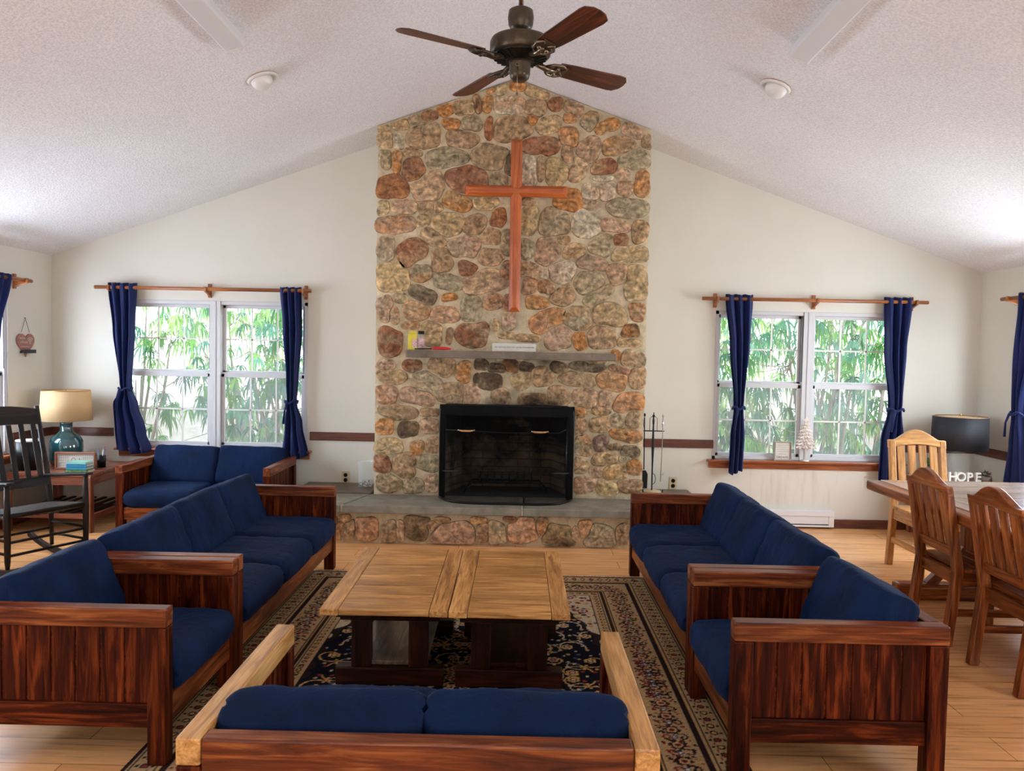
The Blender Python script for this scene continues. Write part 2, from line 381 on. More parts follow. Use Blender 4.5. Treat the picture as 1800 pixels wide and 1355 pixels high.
def wall_mat():
    m, nt, b = newmat('cream wall paint'); tc = nt.nodes.new('ShaderNodeTexCoord'); n = nz(nt, tc.outputs['Object'], 1.1, 3, .5)
    r = ramp(nt, [(.3, (.68, .65, .56)), (.7, (.73, .70, .615))]); nt.links.new(n.outputs[0], r.inputs[0])
    # faint run-off streaks in the paint under the right-hand window
    mp = mapping(nt, tc.outputs['Object'], (9, 1, 1.3)); n2 = nz(nt, mp, 1.4, 3, .6)
    sx = nt.nodes.new('ShaderNodeSeparateXYZ'); nt.links.new(tc.outputs['Object'], sx.inputs[0])
    def bandn(sock, lo, hi, soft):
        a = nt.nodes.new('ShaderNodeMapRange'); a.inputs[1].default_value = lo-soft; a.inputs[2].default_value = lo; nt.links.new(sock, a.inputs[0])
        c = nt.nodes.new('ShaderNodeMapRange'); c.inputs[1].default_value = hi+soft; c.inputs[2].default_value = hi; nt.links.new(sock, c.inputs[0])
        k = nt.nodes.new('ShaderNodeMath'); k.operation = 'MULTIPLY'; nt.links.new(a.outputs[0], k.inputs[0]); nt.links.new(c.outputs[0], k.inputs[1]); return k.outputs[0]
    k = nt.nodes.new('ShaderNodeMath'); k.operation = 'MULTIPLY'
    nt.links.new(bandn(sx.outputs['X'], 2.2, 2.95, .2), k.inputs[0]); nt.links.new(bandn(sx.outputs['Z'], .25, .5, .12), k.inputs[1])
    rs = ramp(nt, [(.48, (0, 0, 0)), (.75, (.30, .30, .30))]); nt.links.new(n2.outputs[0], rs.inputs[0])
    k2 = nt.nodes.new('ShaderNodeMath'); k2.operation = 'MULTIPLY'; nt.links.new(k.outputs[0], k2.inputs[0]); nt.links.new(rs.outputs[0], k2.inputs[1])
    c = mixc(nt, r.outputs[0], (.40, .29, .16), k2.outputs[0])
    nt.links.new(c, b.inputs['Base Color']); b.inputs['Roughness'].default_value = .55
    n3 = nz(nt, tc.outputs['Object'], 180, 2, .5); bump(nt, b, n3.outputs[0], .05, .003)
    return m
M['wall'] = wall_mat()
def ceil_mat():
    m, nt, b = newmat('stippled ceiling'); tc = nt.nodes.new('ShaderNodeTexCoord'); n = nz(nt, tc.outputs['Object'], 1.3, 3, .5)
    r = ramp(nt, [(.3, (.83, .82, .84)), (.7, (.88, .87, .89))]); nt.links.new(n.outputs[0], r.inputs[0]); 
    n3 = nz(nt, tc.outputs['Object'], 75, 3, .6)
    r3 = ramp(nt, [(.35, (.86, .86, .86)), (.6, (1.04, 1.04, 1.04))]); nt.links.new(n3.outputs[0], r3.inputs[0])
    c = mixc(nt, r.outputs[0], r3.outputs[0], 1.0, 'MULTIPLY'); nt.links.new(c, b.inputs['Base Color']); b.inputs['Roughness'].default_value = .9
    bump(nt, b, n3.outputs[0], .6, .012)
    return m
M['ceiling'] = ceil_mat()
def floor_mat():
    m, nt, b = newmat('plank floor'); tc = nt.nodes.new('ShaderNodeTexCoord')
    br = nt.nodes.new('ShaderNodeTexBrick'); br.offset = .37; br.inputs['Scale'].default_value = 1; br.inputs['Brick Width'].default_value = 1.25; br.inputs['Row Height'].default_value = .19
    br.inputs['Mortar Size'].default_value = .0016; br.inputs['Bias'].default_value = 0; br.inputs['Mortar Smooth'].default_value = .2
    br.inputs['Color1'].default_value = (.82, .42, .175, 1); br.inputs['Color2'].default_value = (.70, .335, .13, 1); br.inputs['Mortar'].default_value = (.12, .05, .02, 1)
    nt.links.new(tc.outputs['Object'], br.inputs['Vector'])
    v = mapping(nt, tc.outputs['Object'], (1.2, 16, 1)); n = nz(nt, v, 2.2, 6, .65, .6)
    r = ramp(nt, [(.3, (.62, .58, .52)), (.5, (1, 1, 1)), (.72, (1.2, 1.18, 1.15))]); nt.links.new(n.outputs[0], r.inputs[0])
    c = mixc(nt, br.outputs[0], r.outputs[0], .9, 'MULTIPLY'); nt.links.new(c, b.inputs['Base Color'])
    b.inputs['Roughness'].default_value = .26; b.inputs['Specular IOR Level'].default_value = .55
    return m
M['floor'] = floor_mat()
def leaf_mat():
    m, nt, b = newmat('rhododendron leaf'); a = attr(nt, 'tint'); nt.links.new(a.outputs['Color'], b.inputs['Base Color']); b.inputs['Roughness'].default_value = .35
    out = nt.nodes['Material Output']; tr = nt.nodes.new('ShaderNodeBsdfTranslucent')
    cc = mixc(nt, a.outputs['Color'], (1.2, 1.5, .5), .6, 'MULTIPLY'); nt.links.new(cc, tr.inputs[0])
    mx = nt.nodes.new('ShaderNodeMixShader'); mx.inputs[0].default_value = .45
    nt.links.new(b.outputs[0], mx.inputs[1]); nt.links.new(tr.outputs[0], mx.inputs[2]); nt.links.new(mx.outputs[0], out.inputs[0])
    return m
M['leaf'] = leaf_mat()
M['rug'] = tinted('rug pile', .95, .15, 120, .4, .004, .05)
M['pale_twig'] = plain('bleached twigs', (.80, .72, .66), .8, noisy=.15)
M['soil'] = plain('leaf litter', (.42, .36, .28), .9, noisy=.4, nscale=6)

# ------------------------------------------------------------------ room shell
XL, XR, YB, YF = -4.43, 4.31, 7.25, -2.6
XM, ZR, SL = -0.07, 3.97, 0.352
def ceil_z(x): return ZR-SL*abs(x-XM)
ZW = ceil_z(XR)
random.seed(5)
def struct(o): o['kind'] = 'structure'; return o
b = MB(); b.box(XL-.15, XR+.15, YF-.15, YB+.15, -.12, 0); struct(b.build('floor', M['floor']))
def wall_holes(name, a0, a1, z1, holes, mapf, mat):
    # a wall in (a, z) with rectangular holes [(a0,a1,z0,z1)], mapf(mb, a0,a1,z0,z1) puts one block
    mb = MB(); cuts = sorted({a0, a1, *[h[0] for h in holes], *[h[1] for h in holes]})
    for i in range(len(cuts)-1):
        c0, c1 = cuts[i], cuts[i+1]; hs = sorted([h for h in holes if h[0] <= c0+1e-6 and h[1] >= c1-1e-6], key=lambda h: h[2])
        z = 0
        for h in hs:
            if h[2] > z: mapf(mb, c0, c1, z, h[2])
            z = h[3]
        if z < z1: mapf(mb, c0, c1, z, z1)
    return mb
W1 = (-3.76, -2.00, .635, 2.035); W2 = (1.84, 3.60, .635, 2.035)
mb = wall_holes('wall_back', XL-.15, XR+.15, ZW, [W1, W2], lambda m, a, c, z0, z1: m.box(a, c, YB, YB+.15, z0, z1), None)
mb.prism([(XL-.15, ZW), (XR+.15, ZW), (XR+.15, ZW+.02), (XM, ZR+.04), (XL-.15, ZW+.02)], YB, YB+.15)
struct(mb.build('wall_back', M['wall']))
SW = [(4.90, 6.62), (.45, 2.15)]  # second opening in each side wall is added to let fill light in
for nm, x0, x1 in (('wall_left', XL-.15, XL), ('wall_right', XR, XR+.15)):
    mb = wall_holes(nm, YF-.15, YB+.15, ZW+.03, [(s[0], s[1], .635, 2.035) for s in SW], lambda m, a, c, z0, z1: m.box(x0, x1, a, c, z0, z1), None)
    struct(mb.build(nm, M['wall']))
mb = wall_holes('wall_front', XL-.15, XR+.15, ZW, [(-2.3, 2.16, .5, 2.4)], lambda m, a, c, z0, z1: m.box(a, c, YF-.15, YF, z0, z1), None)
mb.prism([(XL-.15, ZW), (XR+.15, ZW), (XR+.15, ZW+.02), (XM, ZR+.04), (XL-.15, ZW+.02)], YF-.15, YF)
struct(mb.build('wall_front', M['wall']))
mb = MB()
xa, xb = XL-.15, XR+.15
mb.prism([(xa, ceil_z(xa)), (XM, ZR), (XM, ZR+.12), (xa, ceil_z(xa)+.12)], YF-.15, YB+.15)
mb.prism([(XM, ZR), (xb, ceil_z(xb)), (xb, ceil_z(xb)+.12), (XM, ZR+.12)], YF-.15, YB+.15)
struct(mb.build('ceiling', M['ceiling']))
# baseboards and chair rails
mb = MB(); mb.box(XL, -1.9, YB-.016, YB, 0, .085); mb.box(1.9, XR, YB-.016, YB, 0, .085); struct(mb.build('baseboard_back', M['trim'], bevel=.004))
mb = MB(); mb.box(XL, XL+.016, YF, YB-.02, 0, .085); struct(mb.build('baseboard_left', M['trim'], bevel=.004))
mb = MB(); mb.box(XR-.016, XR, YF, YB-.02, 0, .085); struct(mb.build('baseboard_right', M['trim'], bevel=.004))
k = 0
for a, c in ((XL, -3.84), (-1.97, -1.27), (1.11, 1.85), (3.66, XR)):
    k += 1; mb = MB(); mb.box(a, c, YB-.02, YB, .735, .815); struct(mb.build('trim_%d' % k, M['trim'], bevel=.006))
for x0, x1 in ((XL, XL+.02), (XR-.02, XR)):
    for a, c in ((6.66, YB-.02), (2.2, 4.86)):
        k += 1; mb = MB(); mb.box(x0, x1, a, c, .735, .815); struct(mb.build('trim_%d' % k, M['trim'], bevel=.006))

# ------------------------------------------------------------------ windows (built in x,z with y = outward, then placed)
def make_window(idx, a0, a1, z0, z1, Mx, sill=True, screens=True):
    root = bpy.data.objects.new('window_%d' % idx, None); link(root); root.matrix_world = Mx; root['kind'] = 'structure'
    mid = (a0+a1)/2; zm = z0+(z1-z0)*.51
    f = MB(); t = .035
    f.box(a0, a0+t, .01, .11, z0, z1); f.box(a1-t, a1, .01, .11, z0, z1); f.box(a0, a1, .01, .11, z1-t, z1); f.box(a0, a1, .01, .11, z0, z0+.03)
    f.box(mid-.052, mid+.052, .0, .11, z0, z1); f.box(mid-.012, mid+.012, -.006, .0, z0, z1)
    f.build('window_frame', M['vinyl'], root, bevel=.004)
    for u0, u1 in ((a0+t, mid-.052), (mid+.052, a1-t)):
        s = MB(); r = .03
        # upper sash, set further out
        s.box(u0, u1, .065, .095, zm-.005, zm+.03); s.box(u0, u1, .065, .095, z1-t-r, z1-t); s.box(u0, u0+r, .065, .095, zm, z1-t); s.box(u1-r, u1, .065, .095, zm, z1-t)
        s.build('window_sash', M['vinyl'], root, bevel=.003)
        s = MB(); s.box(u0, u1, .03, .06, zm-.035, zm+.012); s.box(u0, u1, .03, .06, z0+.03, z0+.03+r); s.box(u0, u0+r, .03, .06, z0+.03, zm); s.box(u1-r, u1, .03, .06, z0+.03, zm)
        lk = (u0+u1)/2; s.box(lk-.03, lk+.03, .022, .045, zm+.012, zm+.022)
        s.build('window_sash', M['vinyl'], root, bevel=.003)
        g = MB()
        for za, zb, yy in ((zm+.03, z1-t-r, .08), (z0+.03+r, zm-.035, .045)):
            for q in (1, 2): xx = u0+r+(u1-u0-2*r)*q/3; g.box(xx-.007, xx+.007, yy-.004, yy+.004, za, zb)
            zz = (za+zb)/2; g.box(u0+r, u1-r, yy-.004, yy+.004, zz-.007, zz+.007)
        g.build('muntin_grid', M['white'], root)
        g = MB(); g.box(u0+r, u1-r, .084, .087, zm+.03, z1-t-r); g.box(u0+r, u1-r, .052, .055, z0+.03+r, zm-.035); g.build('window_pane', M['glass'], root)
        if screens: g = MB(); g.box(u0, u1, .101, .103, z0+.03, zm); g.build('insect_screen', M['screen_mesh'], root)
        d = MB(); d.box(u1-.008, u1, .012, .062, zm+.03, z1-t); d.build('window_track', M['vinyl_dark'], root)
    if sill:
        s = MB(); s.box(a0-.05, a1+.05, -.075, .03, z0-.022, z0); s.box(a0-.03, a1+.03, -.018, .0, z0-.085, z0-.022)
        s.build('window_sill', M['sill'], root, bevel=.006)
    return root
I = Matrix.Identity(4)
make_window(1, W1[0], W1[1], W1[2], W1[3], Matrix.Translation((0, YB, 0)))
make_window(2, W2[0], W2[1], W2[2], W2[3], Matrix.Translation((0, YB, 0)))
n = 3
for s0, s1 in SW:
    make_window(n, s0, s1, .635, 2.035, Matrix.Translation((XL, 0, 0)) @ Matrix.Rotation(R(90), 4, 'Z')); n += 1
for s0, s1 in SW:
    make_window(n, -s1, -s0, .635, 2.035, Matrix.Translation((XR, 0, 0)) @ Matrix.Rotation(R(-90), 4, 'Z')); n += 1
make_window(n, -2.16, 2.3, .5, 2.4, Matrix.Translation((0, YF, 0)) @ Matrix.Rotation(R(180), 4, 'Z'), screens=False)  # unseen rear window, added as an opening for the fill lamp

# ------------------------------------------------------------------ fireplace
CXL, CXR, CY = -1.262, 1.107, 6.75
OX0, OX1, OZ1, HZ = -.690, .500, 1.135, .325
COL = dict(t=(.44, .28, .15), o=(.52, .235, .08), g=(.39, .31, .19), r=(.31, .13, .065), y=(.54, .38, .19), d=(.13, .085, .05), p=(.50, .32, .20), w=(.64, .53, .37), b=(.21, .12, .09))
STONES = """-1.211 3.522 0.044 0.022 15 y;-1.056 3.554 0.062 0.04 12 t;-0.951 3.591 0.055 0.037 15 g;-0.813 3.644 0.066 0.037 0 r;-0.68 3.685 0.059 0.048 10 o;-0.517 3.713 0.081 0.059 0 t;-0.402 3.75 0.026 0.073 10 r;-0.318 3.745 0.037 0.066 -5 o;-0.288 3.877 0.044 0.029 25 o;-0.194 3.868 0.051 0.044 10 y;-1.196 3.422 0.066 0.066 0 y;-1.09 3.417 0.044 0.059 0 w;-0.862 3.464 0.125 0.103 0 t;-0.627 3.568 0.07 0.044 0 o;-0.449 3.578 0.073 0.059 0 g;-0.534 3.441 0.14 0.066 -5 t;-0.3 3.538 0.031 0.096 -5 r;-0.097 3.541 0.162 0.096 0 t;-0.123 3.741 0.118 0.081 0 w;-1.197 3.264 0.044 0.081 0 g;-1.095 3.244 0.037 0.081 0 o;-0.948 3.168 0.096 0.103 -10 b;-0.662 3.273 0.191 0.081 3 g;-0.285 3.287 0.154 0.103 -15 t;-0.478 3.097 0.198 0.118 -20 r;-0.208 3.101 0.081 0.066 0 g;-0.961 3.318 0.066 0.037 0 t;-0.12 3.225 0.044 0.088 0 d;-0.053 3.906 0.062 0.044 0 o;0.111 3.848 0.103 0.044 -15 y;0.102 3.723 0.081 0.073 0 t;0.072 3.615 0.04 0.044 40 o;0.272 3.754 0.051 0.055 0 r;0.432 3.721 0.081 0.059 -20 t;0.397 3.642 0.048 0.04 0 o;0.21 3.575 0.096 0.07 15 y;0.394 3.478 0.077 0.073 0 o;0.156 3.395 0.147 0.073 -5 r;0.571 3.617 0.055 0.081 -30 g;0.724 3.576 0.096 0.048 25 o;0.935 3.537 0.081 0.051 -20 p;1.064 3.439 0.037 0.059 0 t;0.577 3.373 0.088 0.103 -30 p;0.823 3.406 0.14 0.073 0 t;0.383 3.32 0.048 0.081 10 t;0.97 3.301 0.125 0.081 10 g;0.052 3.178 0.066 0.125 0 w;0.16 3.201 0.033 0.118 0 t;0.295 3.182 0.092 0.118 -10 y;0.704 3.218 0.103 0.066 25 r;0.48 3.2 0.066 0.096 -15 p;0.865 3.17 0.059 0.044 0 p;1.038 3.08 0.055 0.114 0 o;0.692 3.131 0.088 0.024 0 w;-1.125 3.021 0.121 0.103 0 r;-0.819 3.026 0.147 0.11 15 p;-1.207 2.839 0.044 0.062 0 y;-1.028 2.856 0.11 0.055 -5 p;-0.831 2.849 0.066 0.051 0 t;-0.729 2.847 0.04 0.044 0 t;-0.576 2.908 0.11 0.073 -20 o;-0.321 2.898 0.103 0.055 5 y;-1.106 2.696 0.158 0.07 0 p;-0.858 2.729 0.055 0.044 0 y;-0.653 2.704 0.136 0.096 -10 y;-0.405 2.708 0.088 0.081 0 t;-0.202 2.77 0.055 0.081 -10 r;-0.265 2.61 0.081 0.066 0 t;-0.772 2.59 0.118 0.055 -30 t;-1.184 2.484 0.066 0.11 0 g;-0.957 2.467 0.118 0.096 30 r;-0.497 2.518 0.129 0.084 -5 p;-0.692 2.391 0.081 0.103 15 t;-0.262 2.428 0.103 0.066 -10 t;-0.464 2.323 0.073 0.059 -10 r;-0.874 2.279 0.077 0.07 0 g;-1.119 2.245 0.132 0.121 0 y;-0.638 2.211 0.125 0.062 -10 g;-0.309 2.217 0.176 0.096 15 p;-0.128 2.315 0.044 0.088 0 r;-0.133 2.561 0.044 0.103 0 g;0.399 2.932 0.103 0.096 0 o;0.601 3.001 0.081 0.066 0 w;0.738 3.01 0.073 0.073 0 w;0.89 3.042 0.059 0.066 -20 t;0.909 2.876 0.169 0.077 0 g;0.068 2.76 0.066 0.125 0 y;0.05 2.912 0.059 0.029 0 t;0.279 2.742 0.132 0.107 0 g;0.563 2.733 0.11 0.118 -10 w;0.589 2.9 0.066 0.044 0 p;0.811 2.723 0.11 0.055 -5 p;1.03 2.676 0.062 0.092 0 t;0.37 2.592 0.051 0.037 -20 t;0.23 2.488 0.096 0.11 0 p;0.051 2.507 0.055 0.073 0 g;0.463 2.492 0.088 0.059 0 t;0.706 2.548 0.096 0.088 -20 g;0.865 2.601 0.055 0.051 0 r;0.941 2.472 0.151 0.07 0 y;0.622 2.394 0.118 0.062 -10 p;0.084 2.319 0.096 0.062 -15 t;0.362 2.309 0.103 0.096 0 w;0.851 2.311 0.081 0.088 20 t;1.006 2.227 0.096 0.154 0 y;0.59 2.226 0.14 0.081 10 g;0.201 2.292 0.044 0.037 0 w;-0.849 2.092 0.11 0.059 -20 d;-0.621 2.075 0.059 0.029 5 o;-1.047 2.063 0.051 0.044 0 g;-1.185 1.965 0.062 0.103 10 p;-1.103 1.909 0.04 0.066 20 g;-0.913 1.949 0.107 0.073 0 t;-0.659 1.921 0.103 0.066 3 p;-0.422 1.98 0.088 0.11 0 g;-0.24 2.042 0.096 0.059 0 p;-0.115 2.037 0.037 0.059 0 r;-0.097 1.869 0.051 0.081 0 p;-0.411 1.753 0.132 0.096 -5 r;-0.614 1.742 0.024 0.07 -5 r;-0.778 1.754 0.084 0.103 0 t;-0.955 1.824 0.073 0.029 0 t;-1.137 1.673 0.099 0.11 -10 r;-0.214 1.838 0.033 0.044 0 t;-0.11 1.752 0.066 0.029 0 t;-1.171 1.471 0.081 0.04 0 p;-0.936 1.464 0.081 0.048 0 r;-0.678 1.469 0.096 0.081 -20 t;-0.486 1.422 0.059 0.081 0 o;-1.118 1.372 0.121 0.059 0 t;-0.823 1.334 0.125 0.081 -5 g;-0.325 1.491 0.059 0.044 0 d;-0.192 1.464 0.081 0.037 0 d;-0.264 1.345 0.103 0.073 0 d;-0.075 1.489 0.066 0.051 0 d;-0.367 1.365 0.026 0.044 0 d;0.079 2.186 0.059 0.066 0 p;0.226 2.178 0.07 0.048 -5 r;0.381 2.104 0.11 0.07 35 t;0.68 2.11 0.132 0.055 35 g;0.141 2.045 0.096 0.051 0 o;0.239 1.89 0.147 0.081 25 o;0.517 1.91 0.11 0.103 0 g;0.772 1.951 0.14 0.092 0 y;1.023 1.985 0.059 0.081 0 t;0.97 1.802 0.066 0.059 0 d;0.961 1.714 0.088 0.04 0 t;0.711 1.753 0.125 0.088 0 t;0.345 1.746 0.11 0.096 0 p;0.529 1.72 0.062 0.07 20 o;0.074 1.73 0.096 0.029 0 t;1.001 1.568 0.096 0.066 0 t;0.847 1.595 0.037 0.04 0 o;0.872 1.471 0.081 0.029 -10 r;1.042 1.4 0.066 0.081 0 t;0.823 1.367 0.11 0.081 0 t;0.351 1.475 0.081 0.044 -20 d;0.593 1.487 0.14 0.04 0 d;0.016 1.358 0.081 0.066 0 y;0.213 1.399 0.081 0.081 0 t;0.515 1.383 0.14 0.066 -10 t;0.065 1.477 0.059 0.037 0 d;0.68 1.54 0.073 0.029 0 t;-1.158 1.209 0.089 0.073 0 p;-0.895 1.203 0.131 0.066 -10 p;-1.063 1.056 0.17 0.058 -5 t;-0.769 1.062 0.085 0.031 0 t;-1.17 0.933 0.069 0.069 0 o;-0.968 0.914 0.077 0.069 0 d;-0.767 0.942 0.081 0.062 0 p;-1.137 0.755 0.12 0.062 0 y;-0.884 0.748 0.05 0.058 0 o;-0.733 0.771 0.062 0.069 0 t;-1.197 0.597 0.069 0.077 0 r;-0.995 0.586 0.093 0.1 0 t;-0.77 0.614 0.093 0.069 -10 g;-1.133 0.427 0.108 0.069 0 t;-0.907 0.408 0.096 0.058 0 g;-0.744 0.435 0.066 0.073 0 p;-0.585 1.236 0.112 0.085 0 t;-0.415 1.228 0.077 0.077 0 p;0.591 1.217 0.1 0.077 0 p;0.769 1.217 0.058 0.062 0 p;0.978 1.186 0.135 0.073 5 o;0.725 1.104 0.081 0.031 0 t;0.544 1.085 0.046 0.039 0 o;0.866 1.017 0.05 0.058 0 g;1.013 1.032 0.054 0.066 0 t;0.728 0.987 0.089 0.062 5 t;0.547 0.968 0.05 0.073 0 t;0.962 0.895 0.135 0.05 -5 o;0.736 0.817 0.054 0.073 0 b;0.578 0.798 0.073 0.077 0 g;0.857 0.788 0.054 0.027 0 d;0.997 0.752 0.073 0.046 0 d;0.766 0.685 0.108 0.054 15 t;1.031 0.613 0.058 0.062 0 o;0.551 0.618 0.062 0.062 0 t;0.87 0.57 0.093 0.062 0 y;0.7 0.567 0.054 0.042 0 p;0.602 0.448 0.085 0.069 0 p;0.796 0.424 0.085 0.058 0 y;0.997 0.448 0.093 0.054 0 t;0.945 0.681 0.046 0.019 0 g;-0.155 1.217 0.074 0.064 0 t;0.129 1.179 0.124 0.06 0 t;0.35 1.227 0.099 0.074 0 t"""
RISER = """-1.417 0.2 0.041 0.023 0 t;-1.366 0.116 0.041 0.066 0 t;-1.257 0.119 0.083 0.08 0 p;-1.038 0.098 0.046 0.08 0 t;-0.82 0.136 0.1 0.076 0 d;-0.954 0.117 0.03 0.075 0 p;-0.509 0.092 0.174 0.076 0 p;-0.31 0.207 0.05 0.02 0 y;-0.275 0.114 0.043 0.073 0 t;-0.157 0.109 0.063 0.08 0 g;0.06 0.139 0.119 0.08 0 p;0.354 0.094 0.116 0.076 0 d;0.696 0.102 0.119 0.073 0 g;0.57 0.15 0.046 0.063 0 t;-1.467 0.106 0.041 0.06 0 t;-0.612 0.205 0.05 0.017 0 t;-0.042 0.221 0.046 0.015 0 r;0.21 0.167 0.041 0.058 0 t;0.88 0.123 0.05 0.066 0 t;-0.695 0.156 0.037 0.033 0 t;0.495 0.114 0.033 0.05 0 p"""

def parse(s):
    out = []
    for e in s.split(';'):
        q = e.split(); out.append((float(q[0]), float(q[1]), float(q[2]), float(q[3]), float(q[4]), q[5]))
    return out
def soot(x, z):
    # smoke stain that spread up the breast from the opening
    if z < HZ: return 0.0
    if z > 1.545 or z < 1.05: return 0.0
    q = Vector((x*5, z*7, 2.2)); e = 1-abs(x-.02-.12*(z-1.13))/(.44+.18*noise.noise(q)); h = (z-1.12)/.42
    low = max(0, 1-(z-1.13)/.16); hi = max(0, 1-(1.545-z)/.10)
    return max(0.0, min(1.0, min(1, e*2.2)*(.34+.65*low+.55*hi)+.5*noise.noise(q*1.7)*max(0, e)))
def stone_mesh(L, y0, inside, depth=.05, seed=1, sootf=soot):
    rnd = random.Random(seed); mb = MB()
    def met(i, x, z):
        s = L[i]; dx, dz = x-s[0], z-s[1]; a = R(s[4]); u = dx*math.cos(a)+dz*math.sin(a); v = -dx*math.sin(a)+dz*math.cos(a)
        return (abs(u/(s[2]*1.17+.004))**3.0+abs(v/(s[3]*1.17+.004))**3.0)**(1/3.0)
    for i, s in enumerate(L):
        near = [j for j in range(len(L)) if j != i and math.hypot(L[j][0]-s[0], L[j][1]-s[1]) < max(s[2:4])+max(L[j][2:4])+.02]
        NS = 36; out = []
        ph = [rnd.random()*6.28 for _ in range(4)]
        for k in range(NS):
            t = 2*math.pi*k/NS; c, sn = math.cos(t), math.sin(t); lo, hi = 0, 1.6*max(s[2:4])
            wob = 1+.07*math.sin(2*t+ph[0])+.06*math.sin(3*t+ph[1])+.035*math.sin(5*t+ph[2])+.02*math.sin(8*t+ph[3])
            for _ in range(22):
                mdl = (lo+hi)/2; x, z = s[0]+c*mdl, s[1]+sn*mdl; m_ = met(i, x, z)*(1/wob)
                ok = m_ < 1 and inside(x, z)
                if ok:
                    for j in near:
                        if met(j, x, z) < m_+.055: ok = False; break
                if ok: lo = mdl
                else: hi = mdl
            out.append(lo)
        out = [(out[k-1]+2*out[k]+out[(k+1) % NS])/4 for k in range(NS)]
        if sum(out)/NS < .008: continue
        H = depth*(.55+.5*rnd.random())*min(1, (s[2]+s[3])/.16+.35)
        base = COL[s[5]]; jit = .9+.25*rnd.random(); base = tuple(c*jit for c in base)
        alt = COL[rnd.choice('tygop')]
        rings = [1.0, .985, .95, .88, .76, .58, .36, .16]; vs = []; cs = []; au = []; sd = rnd.random()*50
        tx, tz = rnd.uniform(-.35, .35), rnd.uniform(-.35, .35)
        for rr in rings+[0]:
            for k in range(NS if rr else 1):
                t = 2*math.pi*k/NS; d = out[k]*rr; x, z = s[0]+math.cos(t)*d, s[1]+math.sin(t)*d
                h = H*(1-rr**5)**.6
                q = Vector((x*9+sd, z*9, sd)); q2 = Vector((x*30+sd, z*30, sd))
                h += (noise.noise(q)*.014+noise.noise(q2)*.009+abs(noise.noise(q*2.1))*-.012)*(1-rr**3)
                h += (tx*(x-s[0])+tz*(z-s[1]))*.35*(1-rr**4)
                if rr < .96: h = max(h, .019)
                if rr == 1.0: h = -.02
                vs.append((x, y0-h, z))
                f = max(0, min(1, .5+1.3*noise.noise(Vector((x*7+sd*2, z*11, 3.3)))))*.55
                v = 1.05+.75*noise.noise(q2*1.7)+.45*noise.noise(Vector((x*14+sd, z*40, sd)))
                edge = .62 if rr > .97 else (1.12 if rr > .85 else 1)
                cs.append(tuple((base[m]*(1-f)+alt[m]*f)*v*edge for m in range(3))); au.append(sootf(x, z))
        fs = []
        nr = len(rings)
        for r_ in range(nr-1):
            for k in range(NS):
                k2 = (k+1) % NS; fs.append((r_*NS+k, r_*NS+k2, (r_+1)*NS+k2, (r_+1)*NS+k))
        cidx = nr*NS
        for k in range(NS): fs.append(((nr-1)*NS+k, (nr-1)*NS+(k+1) % NS, cidx))
        mb.add(vs, fs, None, True, cs, None, au)
    return mb
fire = thing('fireplace', 'tall fieldstone fireplace and chimney breast reaching the ceiling ridge with raised slate hearth', 'fireplace', (0, CY, 0))
FI = Matrix.Translation((0, -CY, 0))
def fpart(mb, name, mat, **k):
    o = mb.build(name, mat, fire, **k); o.matrix_parent_inverse = fire.matrix_world.inverted() if False else Matrix.Translation((0, -CY, 0)); return o
L = parse(STONES)
def inside(x, z):
    if x < CXL-.018+.012*math.sin(z*23) or x > CXR+.018+.012*math.sin(z*19+1): return False
    if z > ceil_z(x)-.012: return False
    if z < HZ+.004: return False
    if OX0-.004 < x < OX1+.004 and z < OZ1+.004: return False
    return True
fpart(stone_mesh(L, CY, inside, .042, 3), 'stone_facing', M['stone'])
MORT = (.62, .51, .335)
def mortar_block(mb, x0, x1, z0, z1f, y0=CY, y1=YB):
    # front face as a fine uneven grid, sides plain
    nx = max(2, int((x1-x0)/.022)); vs = []; fs = []; au = []
    z1m = max(z1f(x0), z1f(x1)); nzz = max(2, int((z1m-z0)/.022))
    for i in range(nx+1):
        x = x0+(x1-x0)*i/nx; zt = z1f(x)
        for j in range(nzz+1):
            z = z0+(zt-z0)*j/nzz; q = Vector((x*10, z*10, 1)); e = 0 if i in (0, nx) or j in (0, nzz) else 1
            h = (.007+noise.noise(q)*.008+noise.noise(q*3)*.005)*e
            vs.append((x, y0-h, z)); au.append(soot(x, z))
    for i in range(nx):
        for j in range(nzz):
            a = i*(nzz+1)+j; fs.append((a, a+nzz+1, a+nzz+2, a+1))
    cs = [tuple(c*(1+.25*noise.noise(Vector((p[0]*4, p[2]*4, 7)))) for c in MORT) for p in vs]
    mb.add(vs, fs, None, True, cs, None, au)
    poly = [(x0, z0), (x1, z0), (x1, z1f(x1))]+([(XM, z1f(XM))] if x0 < XM < x1 and z1f(XM) > z1f(x0)+.01 else [])+[(x0, z1f(x0))]
    n0 = len(mb.v); mb.prism(poly, y0+.001, y1, col=MORT)
mb = MB()
ct = lambda x: ceil_z(x)-.003
mortar_block(mb, CXL, OX0, HZ, lambda x: OZ1)
mortar_block(mb, OX1, CXR, HZ, lambda x: OZ1)
mortar_block(mb, CXL, CXR, OZ1, ct, CY, YB)
fpart(mb, 'chimney_mortar', M['mortar'])
mb = MB()
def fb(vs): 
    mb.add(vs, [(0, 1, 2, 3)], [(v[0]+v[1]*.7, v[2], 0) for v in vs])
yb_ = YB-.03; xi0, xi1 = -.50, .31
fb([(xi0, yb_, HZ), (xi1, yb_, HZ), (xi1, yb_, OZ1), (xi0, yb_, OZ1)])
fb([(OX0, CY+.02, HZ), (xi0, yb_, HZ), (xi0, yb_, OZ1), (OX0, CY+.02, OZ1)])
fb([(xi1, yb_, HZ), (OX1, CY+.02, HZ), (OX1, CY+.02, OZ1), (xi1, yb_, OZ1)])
fpart(mb, 'firebox_lining', M['firebrick'])
